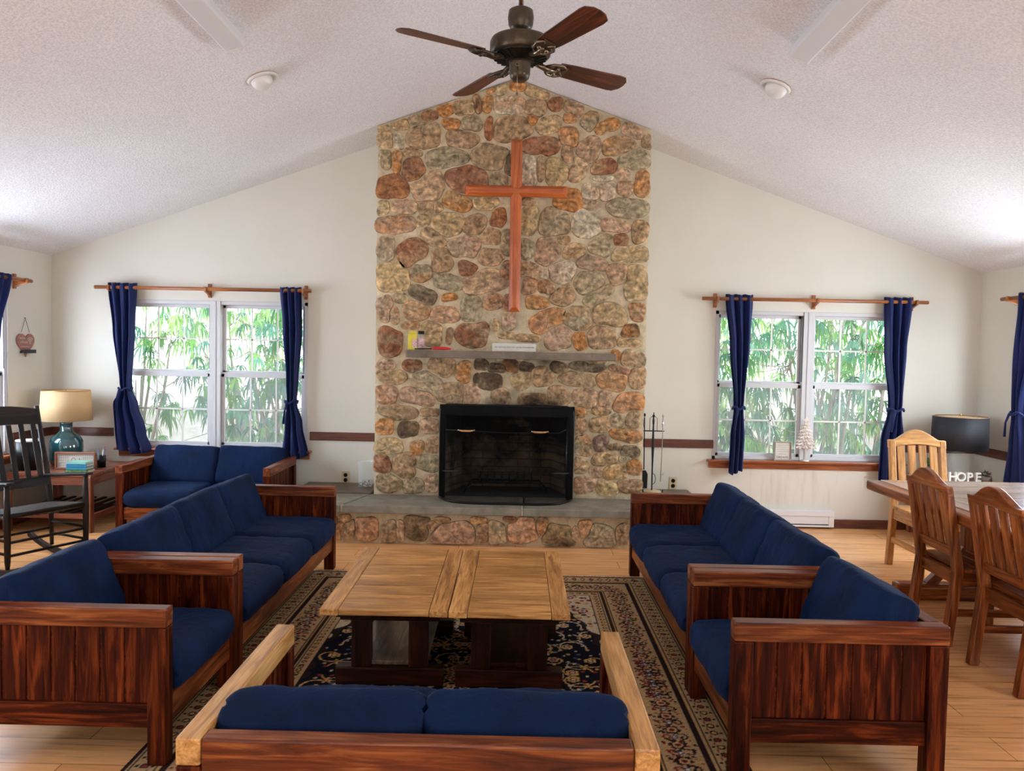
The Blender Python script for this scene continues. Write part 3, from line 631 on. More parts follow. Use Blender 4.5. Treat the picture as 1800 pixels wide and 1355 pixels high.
mb = MB(); mb.add([(OX0, CY-.02, HZ+.004), (OX1, CY-.02, HZ+.004), (xi1, yb_, HZ+.012), (xi0, yb_, HZ+.012)], [(0, 1, 2, 3)]); fpart(mb, 'firebox_floor', M['ash'])
# hearth
HX0, HX1, HY = -1.98, 1.62, 6.30
def slab_piece(x0, x1, x0b, x1b, y0, y1):
    mb = MB(); n = 24; vs = []; fs = []
    pts = []
    for i in range(n+1): t = i/n; pts.append((x0+(x1-x0)*t, y0+.006*noise.noise(Vector((x0+t*9, 1, 0)))))
    pts += [(x1b, y1), (x0b, y1)]
    m_ = len(pts); g = lambda x, y: .004*noise.noise(Vector((x*4, y*4, 2)))
    vs = [(x, y, .262) for x, y in pts]+[(x, y+(.004 if i <= n else 0), HZ+g(x, y)) for i, (x, y) in enumerate(pts)]
    fs = [tuple(range(m_-1, -1, -1)), tuple(range(m_, 2*m_))]+[(i, (i+1) % m_, (i+1) % m_+m_, i+m_) for i in range(m_)]
    mb.add(vs, fs, col=(.235, .215, .165)); return mb
for x0, x1, x0b, x1b in ((HX0, -1.445, HX0, -1.30), (-1.432, .045, -1.287, .062), (.058, HX1, .075, HX1)):
    fpart(slab_piece(x0, x1, x0b, x1b, HY-.06, CY), 'hearth_slab', M['slab'], bevel=.006)
mb = MB(); mb.box(HX0, CXL-.03, CY+.004, YB-.001, .262, HZ+.012, col=(.15, .115, .085)); fpart(mb, 'hearth_slab', M['slab'], bevel=.005)
mb = MB(); mb.box(CXR+.03, HX1, CY+.004, YB-.001, .262, HZ+.012, col=(.17, .14, .10)); fpart(mb, 'hearth_slab', M['slab'], bevel=.005)
mb = MB(); mb.box(HX0+.03, HX1-.03, HY+.004, YB-.001, 0, .262, col=MORT)
mb.box(-1.446, -1.43, HY-.05, HY+.3, .264, HZ-.004, col=(.6, .55, .45)); mb.box(.046, .057, HY-.05, HY+.4, .264, HZ-.004, col=(.6, .55, .45))
fpart(mb, 'hearth_base', M['mortar'])
RL = parse(RISER); rr_ = random.Random(8)
RL = [(q[0], q[1], q[2]*1.18+.004, q[3]*1.08+.004, q[4], q[5]) for q in RL]
for _ in range(9): RL.append((HX0+.08+_*.055, .13+rr_.uniform(-.03, .03), .04, .06, 0, rr_.choice('tgpr')))
for _ in range(8): RL.append((1.05+_*.075, .13+rr_.uniform(-.03, .03), .05, .07, 0, rr_.choice('tgpr')))
fpart(stone_mesh(RL, HY, lambda x, z: HX0+.04 < x < HX1-.04 and .008 < z < .256, .03, 6, lambda x, z: 0.0), 'riser_facing', M['stone'])
# mantel slab
mb = MB(); pts = []
for i in range(31): t = i/30; pts.append((-.955+(1.775)*t, 6.50+.007*noise.noise(Vector((t*12, 5, 0)))))
pts += [(.86, 6.80), (-1.01, 6.80)]; m_ = len(pts)
vs = [(x, y+.006, 1.545) for x, y in pts]+[(x, y, 1.607+.003*noise.noise(Vector((x*6, 0, 0)))) for x, y in pts]
mb.add(vs, [tuple(range(m_-1, -1, -1)), tuple(range(m_, 2*m_))]+[(i, (i+1) % m_, (i+1) % m_+m_, i+m_) for i in range(m_)], col=(.20, .155, .115))
fpart(mb, 'mantel_shelf', M['slab'], bevel=.006)

# fire screen (free-standing, bowed out at the foot)
fs_ = thing('fire_screen', 'black bow-front mesh fire screen standing in the fireplace opening', 'fire screen', (-.095, 6.62, HZ))
X0, X1, ZT = -.575, .575, .812
def bow(u, z):  # u -1..1 ; outwards towards the room, more at the foot
    return -(.03+.22*(1-z/ZT)**5.0)*max(0, 1-abs(u)**6)-.02
mb = MB()
top = [(X0, .05, 0), (X0, .045, ZT-.05), (X0+.015, .04, ZT-.015), (X0+.05, .035, ZT), (X1-.05, .035, ZT), (X1-.015, .04, ZT-.015), (X1, .045, ZT-.05), (X1, .05, 0)]
mb.tube(top, .011, 8)
foot = [(X0+(X1-X0)*(i/40), .05+(bow(-1+2*i/40, 0)-.02)*1.0, .012) for i in range(41)]
mb.tube(foot, .010, 8)
mb.tube([(X1-.05, .0, .02), (X1-.055, -.01, .35), (X1-.05, .02, ZT-.1)], .006, 6)
mb.box(X0, X1, .028, .04, ZT-.09, ZT-.005)
mb.box(X0, X0+.045, .03, .045, 0, ZT-.02); mb.box(X1-.045, X1, .03, .045, 0, ZT-.02)
mb.build('screen_frame', M['black_gloss'], fs_)
mb = MB(); vs = []; fs = []; nu, nv = 40, 20
for j in range(nv+1):
    for i in range(nu+1): u = -1+2*i/nu; z = ZT*j/nv; vs.append((X0+(X1-X0)*i/nu, .045+bow(u, z), z*.99+.004))
for j in range(nv):
    for i in range(nu): a = j*(nu+1)+i; fs.append((a, a+1, a+nu+2, a+nu+1))
mb.add(vs, fs, smooth=True); mb.build('screen_mesh', M['fire_mesh'], fs_)
mb = MB(); mb.tube([(X0+.05, -.012, .60), (0, -.03, .585), (X1-.12, -.012, .59), (X1-.06, 0, .62)], .0035, 6); mb.tube([(X0+.03, -.03, .245), (X1-.03, -.03, .245)], .004, 6)
mb.build('screen_rod', M['black'], fs_)
for hx in (-.345, .285):
    mb = MB(); mb.tube([(hx-.06, -.055, .602), (hx-.03, -.066, .598), (hx+.03, -.066, .598), (hx+.06, -.055, .602)], [.006, .009, .009, .006], 8)
    h = mb.build('handle', M['brass'], fs_); h['label'] = 'brass handle'
    for s in (-1, 1):
        mb = MB(); mb.ball((hx+s*.068, -.052, .603), .008); mb.tube([(hx+s*.068, -.05, .603), (hx+s*.068, .0, .603)], .004, 6)
        mb.build('handle_mount', M['steel'], h)
# log grate inside the firebox
gr = thing('log_grate', 'black iron log grate inside the firebox behind the fire screen', 'grate', (-.10, 6.98, HZ+.012))
mb = MB()
for i in range(8):
    x = -.24+i*.068; mb.tube([(x, -.13, .17), (x, -.12, .10), (x, .10, .095), (x, .13, .15)], .008, 6)
mb.build('grate_bars', M['black'], gr)
mb = MB(); mb.tube([(-.30, -.10, .09), (.30, -.10, .09)], .009, 6); mb.tube([(-.30, .09, .085), (.30, .09, .085)], .009, 6); mb.build('cross_bar', M['black'], gr)
for sx in (-.30, .30):
    for sy in (-.12, .09):
        mb = MB(); mb.tube([(sx, sy, .09), (sx*1.25, sy*1.15, 0.006)], .008, 6); mb.build('leg', M['black'], gr)

# cross of bevelled cedar
cr = thing('wall_cross', 'large reddish cedar cross hung high on the stone chimney', 'cross', (-.05, 6.69, 1.955))
def cross_bar(p0, p1, wd, th):
    p0 = Vector(p0); p1 = Vector(p1); d = (p1-p0); Ln = d.length; d.normalize(); side = d.cross(Vector((0, 1, 0))).normalized()
    f = Vector((0, -th, 0)); hw = wd/2; hw2 = wd*.22
    vs = [p0+side*hw, p0-side*hw, p1-side*hw, p1+side*hw]
    mid = [p0+d*.0+f*.55+side*hw, p0+f*.55-side*hw, p1+f*.55-side*hw, p1+f*.55+side*hw]
    topv = [p0+d*.035+f+side*hw2, p0+d*.035+f-side*hw2, p1-d*.035+f-side*hw2, p1-d*.035+f+side*hw2]
    V = vs+mid+topv; fs = [(3, 2, 1, 0)]+[(i, (i+1) % 4, (i+1) % 4+4, i+4) for i in range(4)]+[(i+4, (i+1) % 4+4, (i+1) % 4+8, i+8) for i in range(4)]+[(8, 9, 10, 11)]
    g = [((v-p0).dot(d), (v-p0).dot(side), v.y) for v in V]
    m = MB(); m.add([tuple(v) for v in V], fs, [tuple(x) for x in g]); return m
cross_bar((0, 0, 0), (-.005, 0, 1.47), .096, .055).build('upright', M['cross'], cr)
cross_bar((-.438, -.004, 1.032), (.432, -.004, 1.032), .092, .052).build('crossbar', M['cross'], cr)

# ------------------------------------------------------------------ rug
rug = MB(); RX0, RX1, RY0, RY1 = -1.46, .93, 2.02, 5.44; px_ = .0068
nc = int((RX1-RX0)/px_); nr = int((RY1-RY0)/px_)
ys, xs = np.mgrid[0:nr+1, 0:nc+1]
X = xs*(RX1-RX0)/nc; Y = ys*(RY1-RY0)/nr; Wd, Hd = RX1-RX0, RY1-RY0
d = np.minimum(np.minimum(X, Wd-X), np.minimum(Y, Hd-Y))
rng = np.random.RandomState(4)
img = np.zeros((nr+1, nc+1, 3))
BL = np.array((.008, .008, .014)); BG = np.array((.47, .31, .16)); BG2 = np.array((.36, .24, .13)); RD = np.array((.18, .025, .022)); DN = np.array((.025, .014, .014)); GD = np.array((.58, .34, .12)); IV = np.array((.56, .45, .30)); BU = np.array((.05, .09, .17))
img[:] = BL
def stamp(cx, cy, r, c, sy=1.0):
    # paint a dot in all four mirrored quarters
    for fx in (cx, Wd-cx):
        for fy in (cy, Hd-cy):
            i0, i1 = int((fx-r)/px_)-1, int((fx+r)/px_)+2; j0, j1 = int((fy-r)/px_)-1, int((fy+r)/px_)+2
            i0 = max(i0, 0); j0 = max(j0, 0)
            if i1 <= i0 or j1 <= j0: continue
            sub = ((X[j0:j1, i0:i1]-fx)**2+((Y[j0:j1, i0:i1]-fy)/sy)**2) < r*r
            img[j0:j1, i0:i1][sub] = c
def line(pts, r, c):
    for (x0, y0), (x1, y1) in zip(pts[:-1], pts[1:]):
        n_ = max(1, int(math.hypot(x1-x0, y1-y0)/(r*.8)))
        for q in range(n_): stamp(x0+(x1-x0)*q/n_, y0+(y1-y0)*q/n_, r, c)
def flower(cx, cy, r, pal, n_=7):
    for q in range(n_):
        a = q*2*math.pi/n_+cx*9; stamp(cx+math.cos(a)*r*.75, cy+math.sin(a)*r*.75, r*.36, pal[0])
    stamp(cx, cy, r*.62, pal[1]); stamp(cx, cy, r*.38, pal[2]); stamp(cx, cy, r*.18, pal[0])
def spiral(cx, cy, r0, turns, sgn, a0, th, c):
    pts = []
    for q in range(40):
        t = q/39; a = a0+sgn*turns*2*math.pi*t; r = r0*(1-.8*t); pts.append((cx+r*math.cos(a), cy+r*math.sin(a)))
    line(pts, th, c)
    return pts
FIELD = .44
# field: scrolling vines, rosettes and leaves on black
gx = .20; k = 0
yy = FIELD+.08
while yy < Hd/2+.1:
    xx = FIELD+.08+(.1 if k % 2 else 0)
    while xx < Wd/2+.1:
        cxx, cyy = xx+rng.uniform(-.02, .02), yy+rng.uniform(-.02, .02); sg = 1 if (k+int(xx*10)) % 2 else -1; a0 = rng.uniform(0, 6.28)
        spiral(cxx, cyy, .095, .9, sg, a0, .0048, GD*.95 if rng.rand() < .6 else IV)
        spiral(cxx+.10, cyy+.05, .07, .6, -sg, a0+2, .0042, IV*.8)
        for q in range(5):
            a = a0+q*1.25; stamp(cxx+.105*math.cos(a), cyy+.105*math.sin(a), .011, [GD, IV, RD*1.6, BG, BU][rng.randint(5)])
            stamp(cxx+.07*math.cos(a+.6), cyy+.07*math.sin(a+.6), .008, [IV, GD][rng.randint(2)])
        flower(cxx+.012, cyy, .030, [(IV, RD*1.4, GD), (GD, BL, IV), (BG, RD*1.5, BU), (IV, GD, RD)][rng.randint(4)], 6)
        xx += gx
    yy += .165; k += 1
# central medallion band of packed blossoms
mx = ((X-Wd/2)/.50)**2+((Y-Hd/2)/.80)**2
# beige corner fields
fx0 = Wd/2-FIELD; fy0 = Hd/2-FIELD
ux = np.abs(X-Wd/2)/fx0; uy = np.abs(Y-Hd/2)/fy0
scal = .035*np.sin(ux*22)+.03*np.sin(uy*40)
corner = (ux**1.6+uy**3.2*1.0+scal > 1.02) & (d > FIELD)
edge_c = (np.abs(ux**1.6+uy**3.2+scal-1.02) < .03) & (d > FIELD)
base = img.copy()
nzr = rng.rand(nr+1, nc+1)
img[corner] = IV*.85
keep = img.copy()
for _ in range(420):
    cxx = rng.uniform(FIELD, Wd/2); cyy = rng.uniform(FIELD, FIELD+.62)
    a = abs(cxx-Wd/2)/fx0; c_ = abs(cyy-Hd/2)/fy0
    if a**1.6+c_**3.2 > 1.05: stamp(cxx, cyy, rng.uniform(.006, .017), [RD, BG*.7, BU, GD*.8, DN, RD*1.3][rng.randint(6)])
for _ in range(26):
    cxx = rng.uniform(FIELD+.03, Wd/2); cyy = rng.uniform(FIELD+.03, FIELD+.45)
    if (abs(cxx-Wd/2)/fx0)**1.6+(abs(cyy-Hd/2)/fy0)**3.2 > 1.1: flower(cxx, cyy, .034, (RD*1.2, IV, BU), 7)
img[edge_c] = DN
# borders
def band(lo, hi, c):
    m = (d >= lo) & (d < hi); img[m] = c
band(0, .018, DN); band(.018, .13, BG*.9); band(.13, .168, DN); band(.168, .33, BG*.85); band(.33, .365, DN); band(.365, .43, BG*.9); band(.43, .44, DN)
band(.136, .142, GD*.8); band(.157, .162, RD*1.5); band(.337, .341, GD*.7); band(.355, .359, RD*1.5); band(.122, .126, DN); band(.026, .030, DN); band(.372, .376, DN)
def along(dd, step, fn):
    t = step/2
    while t < Hd/2+step:
        if t > dd: fn(dd, t, 0)
        t += step
    t = step/2
    while t < Wd/2+step:
        if t > dd: fn(t, dd, 1)
        t += step
def guard(x, y, o):
    stamp(x, y, .019, DN); stamp(x, y, .010, [GD, RD*1.4][int((x+y)*20) % 2]); 
    for s in (-1, 1):
        stamp(x+(s*.030 if o == 0 else 0), y+(0 if o == 0 else s*.030), .008, DN)
        stamp(x+(0.02 if o == 0 else s*.026), y+(s*.026 if o == 0 else .02), .006, RD)
along(.075, .06, guard); along(.40, .048, lambda x, y, o: (stamp(x, y, .015, DN), stamp(x, y, .007, GD)))
def mainb(x, y, o):
    flower(x, y, .036, (DN, BG, RD*1.3), 6)
    for q in range(44):
        a = rng.uniform(0, 6.28); r = rng.uniform(.035, .092)
        stamp(x+(math.cos(a)*r*.8 if o == 0 else math.cos(a)*r), y+(math.sin(a)*r if o == 0 else math.sin(a)*r*.8), rng.uniform(.0045, .009), [DN, RD*1.2, DN, GD*.7, DN, BG*.6][rng.randint(6)])
along(.25, .125, mainb)
def mainb2(x, y, o):
    x2, y2 = (x, y+.0625) if o == 0 else (x+.0625, y)
    spiral(x2-(.035 if o == 0 else 0), y2-(0 if o == 0 else .035), .03, .8, 1, 1.0, .0045, DN); spiral(x2+(.035 if o == 0 else 0), y2+(0 if o == 0 else .035), .03, .8, -1, 4.0, .0045, RD)
    stamp(x2, y2, .014, BU); stamp(x2, y2, .007, IV)
along(.25, .125, mainb2)
img *= (.82+.36*rng.rand(nr+1, nc+1, 1))
zz = np.full_like(X, .011)+.0012*rng.rand(nr+1, nc+1)
V = np.stack([X+RX0, Y+RY0, zz], -1).reshape(-1, 3)
ids = np.arange((nr+1)*(nc+1)).reshape(nr+1, nc+1)
Fq = np.stack([ids[:-1, :-1], ids[:-1, 1:], ids[1:, 1:], ids[1:, :-1]], -1).reshape(-1, 4)
me = bpy.data.meshes.new('rug'); skirt = len(V)
bv = [(RX0, RY0, .001), (RX1, RY0, .001), (RX1, RY1, .001), (RX0, RY1, .001), (RX0, RY0, .011), (RX1, RY0, .011), (RX1, RY1, .011), (RX0, RY1, .011)]
me.from_pydata([tuple(p) for p in V]+bv, [], [tuple(q) for q in Fq]+[(skirt, skirt+1, skirt+5, skirt+4), (skirt+1, skirt+2, skirt+6, skirt+5), (skirt+2, skirt+3, skirt+7, skirt+6), (skirt+3, skirt, skirt+4, skirt+7), (skirt+3, skirt+2, skirt+1, skirt)])
a = me.attributes.new('tint', 'FLOAT_COLOR', 'POINT'); cc = np.concatenate([img.reshape(-1, 3), np.tile(BG2, (8, 1))]); cc = np.concatenate([cc, np.ones((len(cc), 1))], 1)
a.data.foreach_set('color', cc.ravel()); me.materials.append(M['rug'])
ro = bpy.data.objects.new('area_rug', me); link(ro); tag(ro, 'oriental rug with black scrolling field and beige red border on the floor between the sofas', 'rug')
mb = MB(); rf = random.Random(2)
for yy_, sg in ((RY1, 1), (RY0, -1)):
    x = RX0+.01
    while x < RX1:
        L_ = .035+rf.random()*.012; mb.tube([(x, yy_, .006), (x+rf.uniform(-.006, .006), yy_+sg*L_, .003)], .0025, 4); x += .011
fr = mb.build('rug_fringe', M['pages'], ro); fr['kind'] = 'stuff'

# ------------------------------------------------------------------ sofas
def make_sofa(name, label, loc, rz, W, n, D=.80, seed=0, arm='sofa_arm', back=.035, drop=0.0, group=None):
    random.seed(seed); t = thing(name, label, 'sofa' if n > 1 else 'armchair', loc, rz, group)
    H = .60; T = .064
    for sx in (-1, 1):
        xo = sx*W/2; xi = sx*(W/2-T); x0, x1 = min(xo, xi), max(xo, xi)
        m = MB(); m.box(x0, x1, 0, D, H-.072, H); m.build('arm_rail', M[arm], t, bevel=.006)
        m = MB(); m.box(x0, x1, 0, .072, 0, H-.073); m.build('leg', M['sofa'], t, bevel=.005)
        m = MB(); m.box(x0, x1, D-.072, D, 0, H-.073); m.build('leg', M['sofa'], t, bevel=.005)
        m = MB(); m.box(x0+.012, x1-.012, .072, D-.072, .14, .232); m.build('side_rail', M['sofa'], t, bevel=.004)
        m = MB(); k = 7; a0, a1 = .072, D-.072; st = (a1-a0)/k
        for i in range(k): m.box(x0+.021, x1-.021, a0+i*st+.0032, a0+(i+1)*st-.0032, .232, H-.072)
        m.box(x0+.026, x1-.026, a0, a1, .232, H-.073, col=(.2, .2, .2)); m.build('side_panel', M['sofa'], t, bevel=.003)
    xi = W/2-T
    m = MB(); m.box(-xi, xi, .012, .05, .14, .245); m.build('front_rail', M['sofa_arm'], t, bevel=.005)
    m = MB(); m.box(-xi, xi, D-.05, D-.012, .14, .232); m.build('back_rail', M['sofa'], t, bevel=.004)
    m = MB(); m.box(-W/2+T+.001, W/2-T-.001, D-T+.004, D-.002, H-.10, H-.002); m.build('back_rail', M['sofa_arm'], t, bevel=.006)
    m = MB(); k = max(5, int(2*xi/.11)); st = 2*xi/k
    for i in range(k): m.box(-xi+i*st+.002, -xi+(i+1)*st-.002, D-.045, D-.022, .232, H-.09)
    m.build('back_panel', M['sofa'], t, bevel=.003)
    m = MB(); m.box(-xi, xi, .05, D-.05, .215, .235); m.build('seat_deck', M['sofa'], t)
    cw = 2*xi/n
    for i in range(n):
        cx = -xi+cw*(i+.5)
        m = MB(); m.pillow(cw+.010, .66, .16, Tm(cx, .305, .315), p=12, e=.40, wr=.006, seed=seed+i*3.1, crown=.06)
        m.build('seat_cushion', M['navy'], t)
    for i in range(n):
        cx = -xi+cw*(i+.5); rn = random.Random(seed*7+i); tl = R(22+rn.uniform(-2, 4))
        Mx = Tm(cx, .575+back+rn.uniform(-.008, .010), .515-drop+rn.uniform(-.006, .008)) @ Matrix.Rotation(rn.uniform(-.02, .02), 4, 'Y') @ Matrix.Rotation(-tl, 4, 'X') @ Matrix.Rotation(R(90), 4, 'X')
        m = MB(); m.pillow(cw+.022, .36-drop*.7, .172, Mx, p=13, e=.34, wr=.008, seed=seed+40+i*2.7, crown=.10)
        m.build('back_cushion', M['navy'], t)
    return t
make_sofa('armchair', 'navy cushioned wooden armchair on the right, nearest its dining chairs, with plank side', (.825, 3.197, .0125), -R(90), .740, 1, seed=1, group='wooden armchairs with navy cushions')
make_sofa('long_sofa', 'long navy three-cushion wooden sofa right of the coffee tables', (.825, 4.548, .0125), -R(90), 1.945, 3, seed=2, group='long wooden sofas with navy cushions')
make_sofa('armchair', 'navy cushioned wooden armchair in the left foreground, cut off by the frame', (-1.305, 3.197, .0125), R(90), .740, 1, seed=3, group='wooden armchairs with navy cushions')
make_sofa('long_sofa', 'long navy three-cushion wooden sofa left of the coffee tables', (-1.305, 4.550, .0125), R(90), 1.945, 3, seed=4, group='long wooden sofas with navy cushions')
make_sofa('loveseat', 'navy two-cushion wooden loveseat against the back wall beneath the left window', (-2.70, 6.335, 0), 0, 1.30, 2, D=.75, seed=5, back=.0, group='wooden loveseats with navy cushions')
make_sofa('loveseat', 'navy two-cushion wooden loveseat in front, seen from behind with golden arms', (-.237, 2.71, .0125), R(180), 1.225, 2, D=.82, seed=6, arm='arm_gold', drop=.04, group='wooden loveseats with navy cushions')

# ------------------------------------------------------------------ coffee tables
def coffee_table(label, cx, y0, y1, rz, Wd, shelf, seed):
    random.seed(seed); cy = (y0+y1)/2; t = thing('coffee_table', label, 'coffee table', (cx, cy, .0136), rz, 'coffee tables side by side on the rug')
    Ln = y1-y0; h = .425
    k = 6; e = .085
    for i in range(k):
        a = -Ln/2+Ln*i/k; m = MB(); m.box(-Wd/2+e, Wd/2-e, a+.0018, a+Ln/k-.0018, h-.028, h); m.build('top_board', M['table_top'], t, bevel=.003)
    for s in (-1, 1):
        m = MB(); x0, x1 = sorted((s*Wd/2, s*(Wd/2-e+.002))); m.box(x0, x1, -Ln/2, Ln/2, h-.03, h+.001); m.build('end_board', M['table_top'], t, bevel=.004)
    m = MB(); m.box(-Wd/2+.05, Wd/2-.05, -Ln/2+.11, Ln/2-.11, h-.075, h-.03); m.build('apron', M['table_dark'], t, bevel=.004)
    for s in (-1, 1):
        yc = s*(Ln/2-.22)
        m = MB(); m.box(-.255, .255, yc-.035, yc+.035, 0, .085); m.build('foot', M['table_dark'], t, bevel=.006)
        m = MB(); m.box(-.235, .235, yc-.035, yc+.035, h-.115, h-.075); m.build('cross_beam', M['table_dark'], t, bevel=.005)
        for q in (-1, 1):
            m = MB(); m.box(q*.135-.046, q*.135+.046, yc-.028, yc+.028, .085, h-.115); m.build('leg', M['table_dark'], t, bevel=.005)
    m = MB(); m.box(-.175, .175, -Ln/2+.22, Ln/2-.22, .086, .106); sh = m.build('shelf', shelf, t, bevel=.003)
    return t
coffee_table('left coffee table with oak plank top and pale dusty lower shelf', -.590, 3.385, 4.48, R(.6), .575, M['table_shelf'], 11)
coffee_table('right coffee table with redder oak plank top and dark lower shelf', -.020, 3.385, 4.47, R(0), .545, M['table_dark'], 12)

# ------------------------------------------------------------------ dining set
def make_chair(label, loc, rz, wm, seed, group='slat-back dining chairs'):
    random.seed(seed); t = thing('dining_chair', label, 'chair', loc, rz, group); W = .44
    tb = .11   # how far the back leans
    def bk(z): return .0+tb*max(0, (z-.42)/.55)
    for s in (-1, 1):
        m = MB(); x = s*(W/2-.025)
        pts = [(.028, 0), (.0, .42), (bk(.90), .90)]
        # curved rear post as a profile in (y,z)
        prof = [(.045, 0), (.02, .22), (-.005, .42), (bk(.66)-.012, .66), (bk(.90)-.018, .90), (bk(.90)+.025, .90), (bk(.66)+.035, .66), (.048, .42), (.07, .22), (.095, 0)]
        Mx = Matrix.Translation((x, 0, 0)) @ Matrix.Rotation(R(90), 4, 'Z')
        m.prism([(p[0], p[1]) for p in prof], -.023, .023, Mx, gaxis=1); m.build('rear_leg', M[wm], t, bevel=.006)
        m = MB(); m.beam((x, -.40, 0), (x, -.40, .43), .048, .048); m.build('front_leg', M[wm], t, bevel=.006)
        m = MB(); m.box(x-.014, x+.014, -.38, .0, .345, .42); m.build('side_apron', M[wm], t, bevel=.004)
        m = MB(); m.beam((x, -.39, .19), (x, .03, .19), .022, .04); m.build('stretcher', M[wm], t, bevel=.004)
    n = 20; lo = []; hi = []
    for i in range(n+1):
        u = -1+2*i/n; x = u*(W/2+.002); a = .905+.075*(max(0, math.cos(u*math.pi/1.55)))**1.2 if abs(u) < .775 else .905
        hi.append((x, a)); lo.append((x, .845+.03*(1-u*u)))
    m = MB(); poly = lo+hi[::-1]; Mx = Tm(0, bk(.875)-.016, 0)
    Sh = Matrix.Identity(4); Sh[1][2] = tb/.55*1.0
    Mx = Matrix.Translation((0, .004-.42*tb/.55, 0)) @ Sh
    m.prism(poly, -.018, .022, Mx); m.build('top_rail', M[wm], t, bevel=.006)
    m = MB(); m.prism([(-W/2+.045, .50), (W/2-.045, .50), (W/2-.045, .555), (-W/2+.045, .555)], -.014, .018, Mx); m.build('back_rail', M[wm], t, bevel=.004)
    for i in range(4):
        x = -.126+i*.084; m = MB(); m.prism([(x-.026, .55), (x+.026, .55), (x+.029, .87), (x-.029, .87)], -.006, .010, Mx, gaxis=1); m.build('back_slat', M[wm], t, bevel=.003)
    for i in range(5):
        y = -.425+i*.086; m = MB(); m.box(-W/2-.004, W/2+.004, y, y+.079, .422, .446); m.build('seat_slat', M[wm], t, bevel=.006)
    m = MB(); m.box(-W/2+.04, W/2-.04, -.415, -.387, .345, .42); m.build('front_apron', M[wm], t, bevel=.004)
    m = MB(); m.box(-W/2+.04, W/2-.04, .0, .03, .345, .42); m.build('rear_apron', M[wm], t, bevel=.004)
    return t
make_chair('pale pine dining chair at the far end of the table below the window', (3.13, 5.93, 0), 0, 'dining_pale', 21).scale = (1, 1, 1.08)
make_chair('orange pine dining chair by the far corner of the table', (2.50, 4.47, 0), R(90), 'dining', 22)
make_chair('orange pine dining chair nearest the camera at the right edge of the photo', (2.50, 3.83, 0), R(90), 'dining', 23)
dt = thing('dining_table', 'long pine trestle dining table with thick rounded edge boards', 'table', (3.16, 4.40, 0))
random.seed(31)
for y0, y1 in ((-1.05, .30), (.305, 1.0)):
    m = MB(); m.box(-.60, .70, y0, y1, .72, .758); m.build('top_board', M['dining_top'], dt, bevel=.004)
m = MB(); m.box(-.70, -.605, -1.08, 1.0, .69, .757); m.build('edge_board', M['dining'], dt, bevel=.016, seg=3)
m = MB(); m.box(-.58, .66, -1.0, .93, .65, .72); m.build('apron', M['dining'], dt, bevel=.006)
for y in (-.88, .74):
    m = MB(); m.beam((-.60, y, .055), (.50, y, .055), .10, .11); m.build('foot', M['dining'], dt, bevel=.02, seg=3)
    m = MB(); m.box(-.16, .16, y-.035, y+.035, .10, .65); m.build('pedestal', M['dining'], dt, bevel=.01)
    for s in (-1, 1): m = MB(); m.beam((s*.38, y, .09), (s*.12, y, .36), .06, .06); m.build('brace', M['dining'], dt, bevel=.008)
m = MB(); m.box(-.03, .03, -.86, .72, .22, .32); m.build('stretcher', M['dining'], dt, bevel=.008)

# ------------------------------------------------------------------ side tables and what stands on them
def side_table(label, x0, x1, y0, y1, h, seed):
    random.seed(seed); t = thing('side_table', label, 'table', ((x0+x1)/2, (y0+y1)/2, 0), 0, 'reddish wooden side tables'); w, d = (x1-x0)/2, (y1-y0)/2
    for i in range(4):
        m = MB(); a = -d+2*d*i/4; m.box(-w, w, a+.001, a+d/2-.001, h-.025, h); m.build('top_board', M['side_table'], t, bevel=.004)
    for sx in (-1, 1):
        for sy in (-1, 1): m = MB(); m.box(sx*(w-.03)-.028, sx*(w-.03)+.028, sy*(d-.03)-.028, sy*(d-.03)+.028, 0, h-.026); m.build('leg', M['side_table'], t, bevel=.004)
        m = MB(); m.box(sx*(w-.025)-.012, sx*(w-.025)+.012, -d+.05, d-.05, h-.10, h-.026); m.build('apron', M['side_table'], t, bevel=.003)
        m = MB(); m.box(sx*(w-.03)-.014, sx*(w-.03)+.014, -d+.05, d-.05, .10, .15); m.build('stretcher', M['side_table'], t, bevel=.003)
    for sy in (-1, 1): m = MB(); m.box(-w+.05, w-.05, sy*(d-.025)-.012, sy*(d-.025)+.012, h-.10, h-.026); m.build('apron', M['side_table'], t, bevel=.003)
    m = MB(); m.box(-w+.05, w-.05, -d+.01, -d+.04, .12, .16); m.build('stretcher', M['side_table'], t, bevel=.003)
    for i in range(7): m = MB(); x = -w+.09+i*(2*w-.18)/6; m.box(x-.018, x+.018, -d+.045, d-.02, .155, .17); m.build('shelf_slat', M['rocker'], t, bevel=.003)
    return t
side_table('reddish wooden side table in the left corner holding the cream-shaded lamp', -4.36, -3.60, 6.42, 7.19, .505, 41)
side_table('reddish wooden side table in the right corner holding the black-shaded lamp', 3.66, 4.14, 6.50, 7.19, .55, 42)
lp = thing('table_lamp', 'table lamp with cream drum shade and teal glass base on the left side table', 'lamp', (-4.09, 6.90, .507))
m = MB(); m.lathe([(.100, 0), (.125, .01), (.137, .06), (.139, .16), (.136, .215), (.112, .258), (.070, .288), (.052, .31), (.050, .375), (.058, .385)], seg=40); m.build('lamp_base', M['teal_glass'], lp)
m = MB(); m.lathe([(.03, .385), (.03, .40), (.012, .405), (.012, .46)], seg=16); m.build('lamp_neck', M['brass'], lp)
m = MB(); n_ = 48; prof = [(.213, .410), (.197, .672)]
m.lathe([(.213, .405), (.197, .675)], seg=n_, cap=False); m.build('lamp_shade', M['shade_cream'], lp, solid=.003)
m = MB(); m.tube([(.197*math.cos(q*math.pi/20), .197*math.sin(q*math.pi/20), .675) for q in range(40)], .004, 6, closed=True); m.tube([(-.195, 0, .66), (0, 0, .655), (.195, 0, .66)], .002, 5); m.tube([(0, 0, .46), (0, 0, .68)], .003, 5); m.build('shade_ring', M['brass'], lp)
